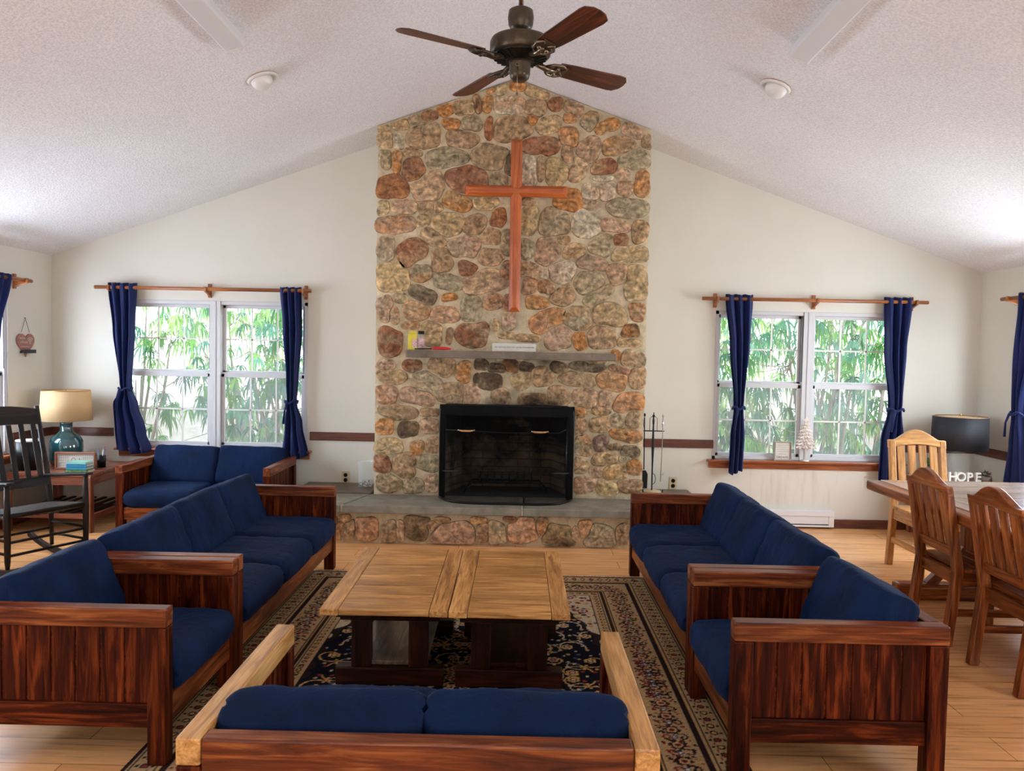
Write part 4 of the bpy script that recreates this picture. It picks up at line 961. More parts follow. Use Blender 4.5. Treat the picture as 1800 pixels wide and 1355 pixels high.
lb = thing('table_lamp', 'table lamp with black drum shade and clear jar base on the right side table', 'lamp', (3.965, 6.90, .552))
m = MB(); m.lathe([(.080, 0), (.084, .01), (.084, .20), (.070, .225), (.035, .24), (.035, .255)], seg=36, cap=True); m.build('lamp_base', M['clear_glass'], lb)
m = MB(); m.lathe([(.036, .255), (.036, .27), (.010, .275), (.010, .40)], seg=16); m.build('lamp_neck', M['steel'], lb)
m = MB(); m.lathe([(.228, .262), (.222, .555)], seg=56, cap=False); m.build('lamp_shade', M['shade_black'], lb, solid=.003)
m = MB(); m.lathe([(.2235, .266), (.2175, .550)], seg=56, cap=False); m.build('shade_lining', M['cream'], lb)
m = MB(); m.tube([(.220*math.cos(q*math.pi/20), .220*math.sin(q*math.pi/20), .556) for q in range(40)], .003, 6, closed=True)
for q in range(3): a = q*2.1+.4; m.tube([(0, 0, .545), (.22*math.cos(a), .22*math.sin(a), .554)], .002, 5)
m.tube([(0, 0, .40), (0, 0, .555)], .003, 5); m.ball((0, 0, .572), .012); m.build('shade_ring', M['brass'], lb)
# letters
ls = thing('letter_sign', 'white block-letter HOPE sign beside the black-shaded lamp', 'sign', (3.865, 6.62, .552))
m = MB(); m.box(-.150, .150, -.03, .03, 0, .012); m.build('sign_base', M['white'], ls, bevel=.002)
for i, ch in enumerate('HOPE'):
    text_mesh('letter', ch, .105, M['paper'], ls, Tm(-.108+i*.072, 0, .052, R(90)), ext=.012, font_bold=True)
def plant(name, label, cat, loc, r, nleaf, cols, seed):
    t = thing(name, label, cat, loc); rn = random.Random(seed)
    m = MB(); m.lathe([(r*.5, 0), (r*.62, r*.2), (r*.6, r*.75), (r*.52, r*.8)], seg=20, col=(.25, .22, .2)); m.build('pot', M['pebble'], t)
    m = MB()
    for _ in range(nleaf):
        a = rn.uniform(0, 6.28); e = rn.uniform(.2, 1.3); d = Vector((math.cos(a)*math.cos(e), math.sin(a)*math.cos(e), math.sin(e))); L_ = r*rn.uniform(.6, 1.1); s = d.cross(Vector((0, 0, 1))).normalized()*r*.22
        p = Vector((0, 0, r*.75)); c = rn.choice(cols)
        m.add([p, p+d*L_*.5+s, p+d*L_+Vector((0, 0, -.1*L_)), p+d*L_*.5-s], [(0, 1, 2, 3)], col=c, smooth=True)
    f = m.build('foliage', M['leafy'], t, solid=.001); return t
plant('potted_plant', 'small potted plant with dark leaves and reddish berries right of the HOPE sign', 'plant', (4.07, 6.66, .552), .075, 46, [(.03, .05, .03), (.25, .06, .05), (.4, .38, .33), (.05, .10, .05)], 3)
plant('potted_plant', 'small green potted plant behind the HOPE sign, under the black lamp shade', 'plant', (3.80, 7.08, .552), .10, 40, [(.05, .16, .04), (.10, .22, .06), (.2, .3, .12)], 4)

# left table items
bx = thing('box_frame', 'shallow wooden box frame with ornate picture leaning in front of the teal lamp', 'picture', (-3.865, 6.66, .507), R(4))
m = MB()
for a in ((-.172, .172, -.02, .02, 0, .014), (-.172, .172, -.02, .02, .136, .15), (-.172, -.158, -.02, .02, .014, .136), (.158, .172, -.02, .02, .014, .136)): m.box(*a)
m.build('frame', M['side_table'], bx, bevel=.002)
m = MB(); m.box(-.158, .158, .0, .01, .014, .136); m.build('picture', M['paper'], bx)
m = MB(); rn = random.Random(5)
for i in range(16):
    for j in range(5):
        if 5 <= i <= 10 and 1 <= j <= 3: continue
        x = -.14+i*.0187; z = .03+j*.0225; m.tube([(x+.006*math.cos(q), -.002, z+.007*math.sin(q)) for q in (0, 1.2, 2.4, 3.6, 4.6)], .0011, 4)
m.tube([(-.02+.02*math.cos(q*.63), -.002, .07+.03*math.sin(q*.63)) for q in range(9)], .0018, 4); m.tube([(.02, -.002, .045), (.03, -.002, .10), (.045, -.002, .05)], .0018, 4)
m.build('picture_drawing', M['ink'], bx)
pc = thing('pencil_cup', 'cup of pens and coloured pencils behind the box frame', 'pencil cup', (-3.72, 6.80, .507))
m = MB(); m.lathe([(.036, 0), (.038, .0), (.040, .105), (.036, .105), (.034, .01)], seg=20); m.build('cup', M['black_gloss'], pc)
rn = random.Random(9)
for i in range(9):
    a = rn.uniform(0, 6.28); r_ = .022; m = MB(); m.tube([(r_*math.cos(a)*.5, r_*math.sin(a)*.5, .01), (r_*1.5*math.cos(a), r_*1.5*math.sin(a), rn.uniform(.15, .185))], .0035, 6)
    m.build('pencil', [M['dining'], M['red'], M['blue_cover'], M['cream'], M['teal_cover']][i % 5], pc)
by = .507
for (nm, cv, wd, th, dp, lab, rz_) in (('book', 'green_cover', .19, .028, .13, 'green and gold patterned book, bottom of the stack on the side table', .05), ('book', 'teal_cover', .172, .024, .12, 'dark teal book second from the bottom of the stack', -.03),
                                       ('book', 'blue_cover', .170, .024, .12, 'bright blue book third from the bottom of the stack', .04), ('book', 'mint_cover', .165, .018, .115, 'mint green book on top of the stack', -.05)):
    t = thing(nm, lab, 'book', (-3.735, 6.50, by), rz_, 'books stacked on the left side table')
    m = MB(); m.box(-wd/2, wd/2, -dp/2, dp/2, 0, .003); m.box(-wd/2, wd/2, -dp/2, dp/2, th-.003, th); m.box(-wd/2, wd/2, -dp/2, -dp/2+.004, 0, th); m.build('cover', M[cv], t, bevel=.001)
    m = MB(); m.box(-wd/2+.004, wd/2-.004, -dp/2+.004, dp/2-.004, .003, th-.003); m.build('pages', M['pages'], t)
    by += th+.0005
cn = thing('canister', 'tall black canister with pale rim on the left side table behind the rocking chair', 'canister', (-4.245, 6.60, .507))
m = MB(); m.lathe([(.088, 0), (.094, .006), (.094, .24), (.090, .245)], seg=32); m.build('body', M['black_gloss'], cn)
m = MB(); m.lathe([(.094, .246), (.096, .250), (.096, .258), (.06, .262), (.02, .264)], seg=32); m.build('lid', M['vinyl'], cn)

# ------------------------------------------------------------------ rocking chair
rk = thing('rocking_chair', 'dark slat-back rocking chair with woven seat at the left edge', 'rocking chair', (-3.49, 5.44, 0), R(-27.7)+R(90))
# local: front is -y, x across
random.seed(51); w2 = .275
def post(m, p0, p1, r): m.tube([p0, [(p0[i]+p1[i])/2 for i in range(3)], p1], r, 10)
ysb, ysf = .21, -.22
for s in (-1, 1):
    x = s*w2
    m = MB(); m.tube([(x, ysb-.01, .07), (x, ysb, .38), (x*.99, ysb+.05, .66), (x*.98, ysb+.17, 1.12)], [.014, .020, .020, .017], 10); m.build('rear_leg', M['rocker'], rk)
    m = MB(); m.tube([(x, ysf, .07), (x, ysf, .12), (x, ysf, .40), (x, ysf, .645)], [.013, .019, .022, .017], 10); m.build('front_leg', M['rocker'], rk)
    m = MB(); m.prism([(-.34, 0), (.34, 0), (.34, .02), (-.34, .02)], 0, 0.001)
    m = MB(); vs = []; n_ = 24
    for i in range(n_+1):
        y = -.36+i/n_*.86; z = .055*((y-.02)/.36)**2+.0
        m_z = z
        vs += [(x-.014, y, m_z+.002), (x+.014, y, m_z+.002), (x+.014, y, m_z+.045), (x-.014, y, m_z+.045)]
    fs = []
    for i in range(n_):
        for k in range(4): a = i*4+k; c = i*4+(k+1) % 4; fs.append((a, c, c+4, a+4))
    fs += [(3, 2, 1, 0), (n_*4, n_*4+1, n_*4+2, n_*4+3)]
    m.add(vs, fs); m.build('rocker', M['rocker'], rk, bevel=.004)
    m = MB(); m.prism([(-.30, 0), (.27, 0), (.27, .02), (-.30, .02)], x-.03, x+.03, Matrix.Translation((0, 0, .645)) @ Matrix.Rotation(R(90), 4, 'Z') @ Matrix.Rotation(R(6), 4, 'Y') @ Matrix.Scale(-1, 4, (0, 1, 0))); 
    m = MB(); m.beam((x, -.27, .655), (x, ysb+.05, .60), .055, .02); m.build('armrest', M['rocker'], rk, bevel=.006)
    for z in (.17, .26): m = MB(); m.tube([(x, ysf, z), (x, ysb-.005, z-.01)], .010, 8); m.build('stretcher', M['rocker'], rk)
for z in (.16, .25): m = MB(); m.tube([(-w2, ysf, z), (w2, ysf, z)], .010, 8); m.build('stretcher', M['rocker'], rk)
m = MB(); m.tube([(-w2, ysb, .2), (w2, ysb, .2)], .010, 8); m.build('stretcher', M['rocker'], rk)
m = MB(); n_ = 16; hi = [(-w2+2*w2*i/n_, 1.10+.03*math.sin(math.pi*i/n_)) for i in range(n_+1)]; lo = [(-w2+2*w2*i/n_, .985+.008*math.sin(math.pi*i/n_)) for i in range(n_+1)]
Sh = Matrix.Identity(4); Sh[1][2] = .26; MS = Matrix.Translation((0, ysb+.05-.26*.66, 0)) @ Sh
m.prism(lo+hi[::-1], -.011, .011, MS); m.build('top_rail', M['rocker'], rk, bevel=.005)
m = MB(); m.prism([(-w2, .53), (w2, .53), (w2, .60), (-w2, .60)], -.010, .010, MS); m.build('back_rail', M['rocker'], rk, bevel=.004)
for i in range(6): x = -w2+.055+i*(2*w2-.11)/5; m = MB(); m.prism([(x-.019, .595), (x+.019, .595), (x+.019, .99), (x-.019, .99)], -.005, .006, MS, gaxis=1); m.build('back_slat', M['rocker'], rk, bevel=.002)
for a_, b_ in (((-w2, ysf, .43), (w2, ysf, .43)), ((-w2, ysb, .385), (w2, ysb, .385)), ((-w2, ysf, .43), (-w2, ysb, .385)), ((w2, ysf, .43), (w2, ysb, .385))):
    m = MB(); m.tube([a_, b_], .018, 8); m.build('seat_rail', M['rocker'], rk)
m = MB(); m.prism([(-w2, -.012), (w2, -.012), (w2, .014), (-w2, .014)], ysf, ysb, Matrix.Translation((0, 0, .408)) @ Matrix.Rotation(R(-6), 4, 'X')); 
for i in range(14):
    y = ysf+.02+i*.0295; m.tube([(-w2-.02, y, .424-.1*(y-ysf)), (0, y, .412-.1*(y-ysf)), (w2+.02, y, .424-.1*(y-ysf))], .012, 6)
m.build('seat', M['seat_weave'], rk)

# ------------------------------------------------------------------ curtains, rods
def make_rod(label, p, Mx, length, brackets, group='wooden curtain rods'):
    t = thing('curtain_rod', label, 'curtain rod', group=group); t.matrix_world = Mx
    m = MB(); m.tube([(-length/2, -.10, 0), (length/2, -.10, 0)], .017, 10); m.build('rod', M['rod'], t)
    for bx_ in brackets:
        m = MB(); m.box(bx_-.016, bx_+.016, -.02, 0, -.075, .055)
        m.prism([(0, -.07), (0, .01), (-.13, .02), (-.13, -.025), (-.06, -.045)], -.010, .010, Matrix.Translation((bx_, 0, 0)) @ Matrix.Rotation(R(90), 4, 'Z'))
        m.build('bracket', M['rod'], t, bevel=.003)
    return t
rodz = 2.137
make_rod('wooden curtain rod above the left back window', 0, Matrix.Translation((-2.955, YB, rodz)), 2.02, (-.875, .03, .94))
make_rod('wooden curtain rod above the right back window', 0, Matrix.Translation((2.725, YB, rodz)), 2.08, (-.90, .02, .93))
make_rod('wooden curtain rod on the left side wall', 0, Matrix.Translation((XL, 5.80, 2.15)) @ Matrix.Rotation(R(90), 4, 'Z'), 1.98, (-.88, 0, .90))
make_rod('wooden curtain rod on the right side wall', 0, Matrix.Translation((XR, 5.75, 2.15)) @ Matrix.Rotation(R(-90), 4, 'Z'), 2.06, (-.92, 0, .90))
def make_curtain(label, Mx, prof, seed, ztie, tail=True, folds=3.2):
    # prof: (z, x_left, x_right, fold depth) from the top down, in the curtain's own frame; hangs at y=-.10
    t = thing('curtain', label, 'curtain', group='navy curtains at the windows'); t.matrix_world = Mx; rn = random.Random(seed)
    m = MB(); nu, nv = 64, 70; vs = []; fs = []
    zs = [q[0] for q in prof]; z0, z1 = zs[0], zs[-1]; ph = rn.uniform(0, 6)
    def itp(z):
        for a, b_ in zip(prof[:-1], prof[1:]):
            if b_[0] <= z <= a[0]:
                f = (a[0]-z)/(a[0]-b_[0]) if a[0] != b_[0] else 0; f = f*f*(3-2*f) if True else f
                return [a[i]+(b_[i]-a[i])*f for i in range(1, 4)]
        return prof[-1][1:]
    for j in range(nv+1):
        z = z0+(z1-z0)*j/nv; l, r_, dpt = itp(z)
        for i in range(nu+1):
            s = i/nu; a = 2*math.pi*folds*s+ph*.3
            y = -.10+dpt*math.sin(a+.5*math.sin(z*2+seed))+.006*math.sin(a*2.7+z*4)
            x = l+(r_-l)*(s+.045*math.sin(a*1.0+1.2)/folds)+.004*noise.noise(Vector((s*6, z*4, seed)))
            zb = z
            if j == nv: zb += .018*math.sin(s*6+seed)
            if j == 0: zb += .006*math.sin(a)
            vs.append((x, y, zb))
    for j in range(nv):
        for i in range(nu): a = j*(nu+1)+i; fs.append((a, a+nu+1, a+nu+2, a+1))
    m.add(vs, fs, smooth=True); m.build('cloth', M['curtain'], t, solid=.004)
    l, r_, dpt = itp(ztie); cx = (l+r_)/2; hw = (r_-l)/2+.012
    m = MB(); m.tube([(cx+hw*math.cos(q*math.pi/12), -.10+(dpt+.026)*math.sin(q*math.pi/12), ztie+.012*math.sin(q)) for q in range(24)], .011, 6, closed=True)
    if tail: m.tube([(cx-hw*.4, -.10-dpt-.03, ztie), (cx-hw*.7, -.10-dpt-.045, ztie-.08), (cx-hw*.95, -.10-dpt-.035, ztie-.20)], [.012, .009, .012], 6)
    m.build('tieback', M['curtain'], t)
    for q in range(2):
        m = MB(); xq = l_ = prof[0][1]+(.045 if q == 0 else prof[0][2]-prof[0][1]-.045)
        m.tube([(xq+.0*math.cos(k*.52), -.10+.022*math.cos(k*math.pi/8), zs[0]-.043+.022*math.sin(k*math.pi/8)) for k in range(16)], .004, 5, closed=True); m.build('grommet', M['steel'], t)
    return t
s_ = .985
B0 = Matrix.Translation((0, YB, 0))
make_curtain('navy tied-back curtain left of the left back window, flared hem on sill', B0, [(2.178, -3.845, -3.585, .030), (1.75, -3.80, -3.60, .034), (1.25, -3.735, -3.635, .038), (1.19, -3.725, -3.635, .034), (1.05, -3.80, -3.58, .036), (.80, -3.79, -3.51, .035), (.60, -3.78, -3.44, .032)], 1, 1.19)
make_curtain('navy tied-back curtain right of the left back window, nearest the chimney', B0, [(2.168, -2.24, -2.035, .030), (1.75, -2.215, -2.03, .034), (1.30, -2.175, -2.065, .036), (1.10, -2.165, -2.075, .034), (.90, -2.19, -2.02, .036), (.575, -2.22, -1.955, .034)], 2, 1.10)
make_curtain('navy tied-back curtain left of the right back window, narrow below its tie', B0, [(2.178, 1.90, 2.16, .030), (1.7, 1.955, 2.145, .034), (1.2, 2.005, 2.10, .036), (1.12, 2.01, 2.095, .034), (.85, 1.985, 2.115, .034), (.52, 1.975, 2.11, .030)], 3, 1.13)
make_curtain('navy tied-back curtain right of the right back window, behind the pale chair', B0, [(2.178, 3.365, 3.64, .030), (1.7, 3.39, 3.60, .034), (1.2, 3.445, 3.57, .036), (1.14, 3.445, 3.565, .034), (.85, 3.38, 3.60, .034), (.45, 3.37, 3.62, .032)], 4, 1.14)
ML = Matrix.Translation((XL, 0, 0)) @ Matrix.Rotation(R(90), 4, 'Z')
make_curtain('navy curtain on the left side wall, cut off by the left edge of the photo', ML, [(2.185, 6.26, 6.53, .030), (1.7, 6.16, 6.38, .034), (1.2, 6.10, 6.24, .036), (.9, 6.06, 6.28, .034), (.52, 6.02, 6.30, .032)], 5, 1.15)
MR_ = Matrix.Translation((XR, 0, 0)) @ Matrix.Rotation(R(-90), 4, 'Z')
make_curtain('navy curtain on the right side wall, cut off by the right edge of the photo', MR_, [(2.185, -6.56, -6.27, .030), (1.7, -6.57, -6.30, .034), (1.25, -6.54, -6.40, .036), (1.15, -6.54, -6.40, .034), (.9, -6.58, -6.34, .034), (.50, -6.64, -6.28, .032)], 6, 1.17)

# ------------------------------------------------------------------ ceiling fan
HX, HYF, FZ = -.025, 3.96, 3.03
fan = thing('ceiling_fan', 'four-bladed ceiling fan in aged bronze with walnut blades', 'ceiling fan', (HX, HYF, FZ))
m = MB(); m.tube([(0, 0, .30), (0, 0, ceil_z(HX)-FZ-.05)], .013, 12); m.build('down_rod', M['blade'], fan)
m = MB(); m.lathe([(.070, ceil_z(HX)-FZ-.012), (.068, ceil_z(HX)-FZ-.05), (.03, ceil_z(HX)-FZ-.09)][::-1], seg=28); m.build('ceiling_canopy', M['bronze'], fan)
m = MB(); m.lathe([(.030, .185), (.034, .20), (.054, .205), (.054, .212), (.062, .225), (.066, .262), (.062, .295), (.045, .305), (.016, .308)], seg=32); m.build('coupling_cover', M['bronze'], fan)
m = MB(); m.lathe([(.144, .070), (.154, .078), (.154, .135), (.147, .15), (.10, .168), (.045, .18), (.03, .188)], seg=56); m.build('motor_housing', M['bronze'], fan)
m = MB(); m.lathe([(.06, .045), (.09, .05), (.13, .062), (.144, .070)], seg=48)
for q in range(24):
    a = q*math.pi/12; m.beam((.075*math.cos(a), .075*math.sin(a), .046), (.135*math.cos(a), .135*math.sin(a), .062), .006, .008)
m.build('vent_plate', M['bronze_dark'], fan)
m = MB(); m.lathe([(.01, -.052), (.030, -.052), (.047, -.038), (.052, -.02), (.054, .03), (.058, .044), (.02, .046)], seg=32); sh = m.build('switch_housing', M['bronze'], fan)
m = MB(); m.tube([(-.012, -.055, .005), (-.012, -.060, -.02), (-.012, -.060, -.13)], .0018, 5); m.ball((-.012, -.060, -.135), .006); m.tube([(-.012+.009*math.cos(q*.7), -.056, .012+.009*math.sin(q*.7)) for q in range(9)], .003, 5, closed=True); m.build('pull_chain', M['bronze_bright'], fan)
random.seed(61)
for q in range(4):
    a = R(31.5+90*q); Ma = Matrix.Rotation(a, 4, 'Z'); pit = Matrix.Rotation(R(-13), 4, 'X')
    m = MB(); outl = [(.225, -.050), (.30, -.058), (.60, -.071), (.635, -.066), (.662, -.035), (.668, .0), (.662, .035), (.635, .066), (.60, .071), (.30, .058), (.225, .050)]
    vs = [(x, y, -.003) for x, y in outl]+[(x, y, .003) for x, y in outl]; k = len(outl)
    o_ = q*7.3; g = [(p[0]+o_, p[1]+o_, p[2]) for p in vs]
    m.add(vs, [tuple(range(k-1, -1, -1)), tuple(range(k, 2*k))]+[(i, (i+1) % k, (i+1) % k+k, i+k) for i in range(k)], g, M=Ma @ Matrix.Translation((0, 0, .055)) @ pit)
    m.build('fan_blade', M['blade'], fan, bevel=.001)
    m = MB()
    Mi = Ma @ Matrix.Translation((0, 0, .048)) @ pit
    m.tube([(.10, 0, .005), (.16, 0, -.008), (.22, 0, -.006)], [.013, .016, .010], 8, M=Mi)
    for s in (-1, 1):
        m.tube([(.15, s*.008, -.004), (.185, s*.040, -.006), (.235, s*.050, -.004), (.27, s*.030, -.003), (.245, s*.008, -.004)], [.009, .009, .008, .007, .006], 6, M=Mi)
        m.ball((.215, s*.022, -.010), .012, M=Mi, seg=10, rings=6)
    m.box(.20, .28, -.035, .035, -.004, .002, M=Mi)
    m.build('blade_bracket', M['bronze_bright'] if q in (0, 3) else M['bronze'], fan)  # right-hand brackets get the brighter bronze as if catching the light

# ------------------------------------------------------------------ ceiling fixtures
def tube_light(label, x, y0, y1, side):
    t = thing('fluorescent_light', label, 'ceiling light', (x, y0, ceil_z(x)), 0, 'fluorescent ceiling lights'); ang = math.atan(SL)*(1 if side > 0 else -1)
    Mx = Matrix.Rotation(ang, 4, 'Y')
    Ln = y1-y0
    m = MB(); m.prism([(-.060, -.030), (.060, -.030), (.060, -.002), (-.060, -.002)], 0, Ln, Mx); m.build('housing', M['white'], t, bevel=.003)
    m = MB(); m.prism([(-.052, -.085), (.052, -.085), (.062, -.070), (.062, -.030), (-.062, -.030), (-.062, -.070)], .012, Ln-.012, Mx); m.build('diffuser', M['heater'], t, bevel=.004)
    for a, c in ((0, .012), (Ln-.012, Ln)):
        m = MB(); m.prism([(-.056, -.088), (.056, -.088), (.065, -.073), (.065, -.002), (-.065, -.002), (-.065, -.073)], a, c, Mx); m.build('end_cap', M['white'], t, bevel=.002)
tube_light('unlit fluorescent ceiling light on the left slope', -1.70, 3.26, 4.50, -1)
tube_light('unlit fluorescent ceiling light on the right slope', 1.595, 3.26, 4.50, 1)
def spot(label, x, y, side):
    t = thing('recessed_spotlight', label, 'spotlight', (x, y, ceil_z(x)), 0, 'eyeball spotlights in the ceiling'); ang = math.atan(SL)*(1 if side > 0 else -1)
    Mx = Matrix.Rotation(ang, 4, 'Y')
    m = MB(); m.lathe([(.100, -.002), (.103, -.008), (.098, -.016), (.082, -.018), (.076, -.010), (.074, -.003)], seg=40, M=Mx); m.build('trim_ring', M['white'], t)
    m = MB(); m.tube([(.099*math.cos(q*.157), .099*math.sin(q*.157), -.004) for q in range(40)], .0035, 5, closed=True, M=Mx); m.build('shadow_ring', M['brass'], t)
    m = MB(); m.ball((.012*side, 0, -.012), .072, M=Mx, sz=(1, 1, .85), seg=28, rings=16); m.build('eyeball', M['white'], t)
spot('white eyeball spotlight in the left ceiling slope', -1.735, 5.15, -1)
spot('white eyeball spotlight in the right ceiling slope', 1.635, 5.10, 1)

# ------------------------------------------------------------------ mantel things
MZ = 1.611
yb_o = thing('card_box', 'yellow card box on the left end of the mantel', 'box', (-.918, 6.60, MZ), .1)
m = MB(); m.box(-.038, .038, -.022, .022, 0, .135); m.build('carton', M['yellow'], yb_o, bevel=.002)
m = MB(); m.box(-.030, .036, .0, .020, .136, .160); m.build('flap', M['yellow'], yb_o)
m = MB(); m.box(.0, .0375, -.0235, -.0222, .02, .09); m.build('printed_label', M['pink'], yb_o)
js = thing('spice_jar', 'small glass jar with pink label and dark lid beside the yellow box', 'jar', (-.845, 6.605, MZ))
m = MB(); m.lathe([(.026, 0), (.030, .004), (.030, .115), (.024, .125), (.024, .132)], seg=24); m.build('jar_body', M['clear_glass'], js)
m = MB(); m.lathe([(.0307, .02), (.0307, .095)], seg=24, cap=False); m.build('label_band', M['pink'], js, solid=.0006)
m = MB(); m.lathe([(.026, .133), (.027, .135), (.027, .158), (.024, .160)], seg=24); m.build('lid', M['black_gloss'], js)
lt = thing('fireplace_lighter', 'long lighter with red handle and black barrel lying on the mantel', 'lighter', (-.735, 6.535, MZ+.012), .03)
m = MB(); m.tube([(-.155, 0, -.005), (0, 0, -.002)], .005, 8); m.build('barrel', M['black'], lt)
m = MB(); m.tube([(-.01, 0, 0), (.02, 0, .002), (.07, 0, .004), (.12, 0, .002), (.155, 0, 0)], [.007, .0115, .0135, .012, .006], 10); m.build('handle', M['red'], lt)
pl = thing('plaque', 'long narrow white plaque with handwritten line standing on the mantel', 'sign', (-.045, 6.60, MZ), 0)
m = MB(); m.box(-.188, .188, 0, .012, 0, .070); m.build('board', M['paper'], pl, bevel=.002)
m = MB(); rn = random.Random(3); x = -.165
while x < .165:
    L_ = rn.uniform(.018, .04); pts = [(x+L_*k/8, -.0008, .036+.006*math.sin(k*2.1+x*40)*(1.6 if k == 2 else 1)) for k in range(9)]; m.tube(pts, .0009, 4); x += L_+.008
m.build('script_line', M['ink'], pl)

# hearth things
hv = thing('glass_vase', 'clear glass hurricane vase with pebbles on the hearth left of the chimney', 'vase', (-1.385, 7.00, HZ+.014))
m = MB(); m.lathe([(.060, 0), (.066, .006), (.072, .05), (.072, .20), (.078, .235), (.084, .245), (.080, .245), (.074, .235), (.068, .20), (.068, .05), (.060, .010), (.01, .008)], seg=40, cap=False); m.build('vase_glass', M['clear_glass'], hv)
m = MB(); rn = random.Random(4)
for _ in range(90):
    a = rn.uniform(0, 6.28); r_ = .056*math.sqrt(rn.random()); c = rn.choice([(.6, .58, .52), (.05, .04, .04), (.35, .30, .25), (.7, .68, .62)])
    m.ball((r_*math.cos(a), r_*math.sin(a), .018+rn.random()*.045), rn.uniform(.007, .011), sz=(1, 1, .7), col=c, seg=8, rings=5)
pb = m.build('pebble_fill', M['pebble'], hv); pb['kind'] = 'stuff'
ft = thing('fireplace_tools', 'black iron fireplace tool stand on the hearth right of the chimney', 'tool set', (1.235, 6.98, HZ+.014))
m = MB(); m.lathe([(.085, 0), (.085, .02), (.075, .03), (.02, .035)], seg=28); m.build('base', M['cream_plastic'], ft)
for s in (-1, 1): m = MB(); m.tube([(s*.05, -.03, .02), (s*.085, -.05, .012), (s*.09, -.052, .045)], .006, 6); m.build('foot', M['black'], ft)
m = MB(); m.tube([(0, 0, .03), (0, 0, .25), (0, 0, .42), (0, 0, .60), (0, 0, .70)], [.006, .007, .013, .008, .007], 8); m.ball((0, 0, .712), .013); m.tube([(0, 0, .62), (0, 0, .66), (0, 0, .70), (0, 0, .745)], [.006, .011, .007, .004], 8); m.tube([(-.10, 0, .575), (.10, 0, .575)], .006, 6); m.build('stand_rod', M['black'], ft)
m = MB(); m.tube([(-.034, 0, .58), (-.034, 0, .69), (-.02, 0, .705), (.02, 0, .705), (.034, 0, .69), (.034, 0, .58)], .003, 6); m.build('carry_handle', M['bronze_bright'], ft)
m = MB(); m.tube([(-.078, -.01, .22), (-.082, -.01, .58), (-.086, -.01, .64), (-.084, -.01, .70)], [.005, .005, .008, .005], 8); m.ball((-.084, -.01, .72), .011, sz=(1, 1, 1.5)); sv = m.build('shovel_handle', M['black'], ft)
m = MB(); m.prism([(-.112, .05), (-.045, .05), (-.042, .18), (-.06, .215), (-.095, .215), (-.115, .18)], -.016, -.010); m.build('shovel_blade', M['black'], sv, bevel=.002)
m = MB(); m.tube([(.076, -.01, .115), (.080, -.01, .35), (.084, -.01, .58), (.082, -.01, .64), (.084, -.01, .70)], [.003, .004, .004, .008, .005], 8); m.tube([(.079, -.01, .18), (.095, -.01, .175), (.10, -.01, .195)], .003, 6); m.ball((.084, -.01, .715), .010, sz=(1, 1, 1.4)); m.build('poker', M['steel'], ft)
m = MB(); m.tube([(.0+.028*math.sin(k*.45), -.02, .09+.05*(1-math.cos(k*.45))) for k in range(8)], .003, 5); m.build('tong_loop', M['black'], ft)
def outlet(label, x, z):
    t = thing('wall_outlet', label, 'outlet', (x, YB, z), 0, 'wall outlets beside the fireplace')
    m = MB(); m.box(-.037, .037, -.007, 0, -.059, .059); m.build('cover_plate', M['cream_plastic'], t, bevel=.003)
    for s in (-1, 1):
        m = MB(); m.prism([(.019*math.cos(k*math.pi/10), s*.024+.019*math.sin(k*math.pi/10)) for k in range(20)], -.0095, -.006); m.build('socket_face', M['black_gloss'], t)
outlet('cream wall outlet left of the glass vase, above the hearth', -1.627, .385)
outlet('cream wall outlet right of the fireplace tools', 1.482, .395)

# heater
ht = thing('baseboard_heater', 'white electric baseboard heater on the back wall below the right window', 'heater', (2.50, YB, 0))
m = MB(); m.prism([(-.075, .155), (-.06, .175), (0, .175), (0, .02), (-.02, .02), (-.02, .14), (-.075, .14)][::-1], -.48, .48, Matrix.Rotation(R(90), 4, 'Z') @ Matrix.Scale(-1, 4, (1, 0, 0)) @ Matrix.Scale(-1, 4, (0, 1, 0)))
m = MB(); m.box(-.49, .48, -.07, -.002, .12, .172); m.box(-.49, .48, -.062, -.055, .045, .14); m.build('heater_cover', M['heater'], ht, bevel=.005)
m = MB(); m.box(-.48, .47, -.05, -.002, .02, .12); m.build('heater_fins', M['vinyl_dark'], ht)
m = MB(); m.box(.44, .49, -.068, -.001, .018, .165); m.build('end_cap', M['white'], ht, bevel=.004)
m = MB(); m.box(-.49, .48, -.066, -.002, .018, .034); m.build('heater_lip', M['white'], ht, bevel=.002)

# window sill ornaments
tr = thing('tabletop_tree', 'small pale driftwood christmas tree on the sill of the right window', 'ornament', (2.700, 7.195, .637))
m = MB(); m.tube([(0, 0, 0), (0, 0, .42)], .006, 8); m.lathe([(.035, 0), (.035, .010)], seg=16); m.build('trunk', M['pale_twig'], tr)
m = MB(); rn = random.Random(6)
for k in range(9):
    z = .14+k*.031; rr2 = .088*(1-k/10)+.01
    for q in range(16):
        a = q*2*math.pi/16+k*.2; L_ = rr2*rn.uniform(.85, 1.1)
        m.beam((0, 0, z+.02), (L_*math.cos(a), L_*.55*math.sin(a), z-.014*rn.uniform(.6, 1.4)),   .016, .010)
m.build('twig_branches', M['pale_twig'], tr)
sg = thing('window_sign', 'small pale framed sign reading DREAMS leaning on the sill of the right window', 'sign', (2.495, 7.205, .637), -.05)
m = MB(); 
for a in ((-.08, .08, 0, .02, 0, .012), (-.08, .08, 0, .02, .168, .18), (-.08, -.068, 0, .02, .012, .168), (.068, .08, 0, .02, .012, .168)): m.box(*a)
m.build('frame', M['grey_frame'], sg, bevel=.001)
m = MB(); m.box(-.068, .068, .008, .014, .012, .168); m.build('board', M['paper'], sg)
text_mesh('lettering', 'DREAMS', .030, M['ink'], sg, Tm(0, .0075, .03, R(90)), ext=.0008)
m = MB()
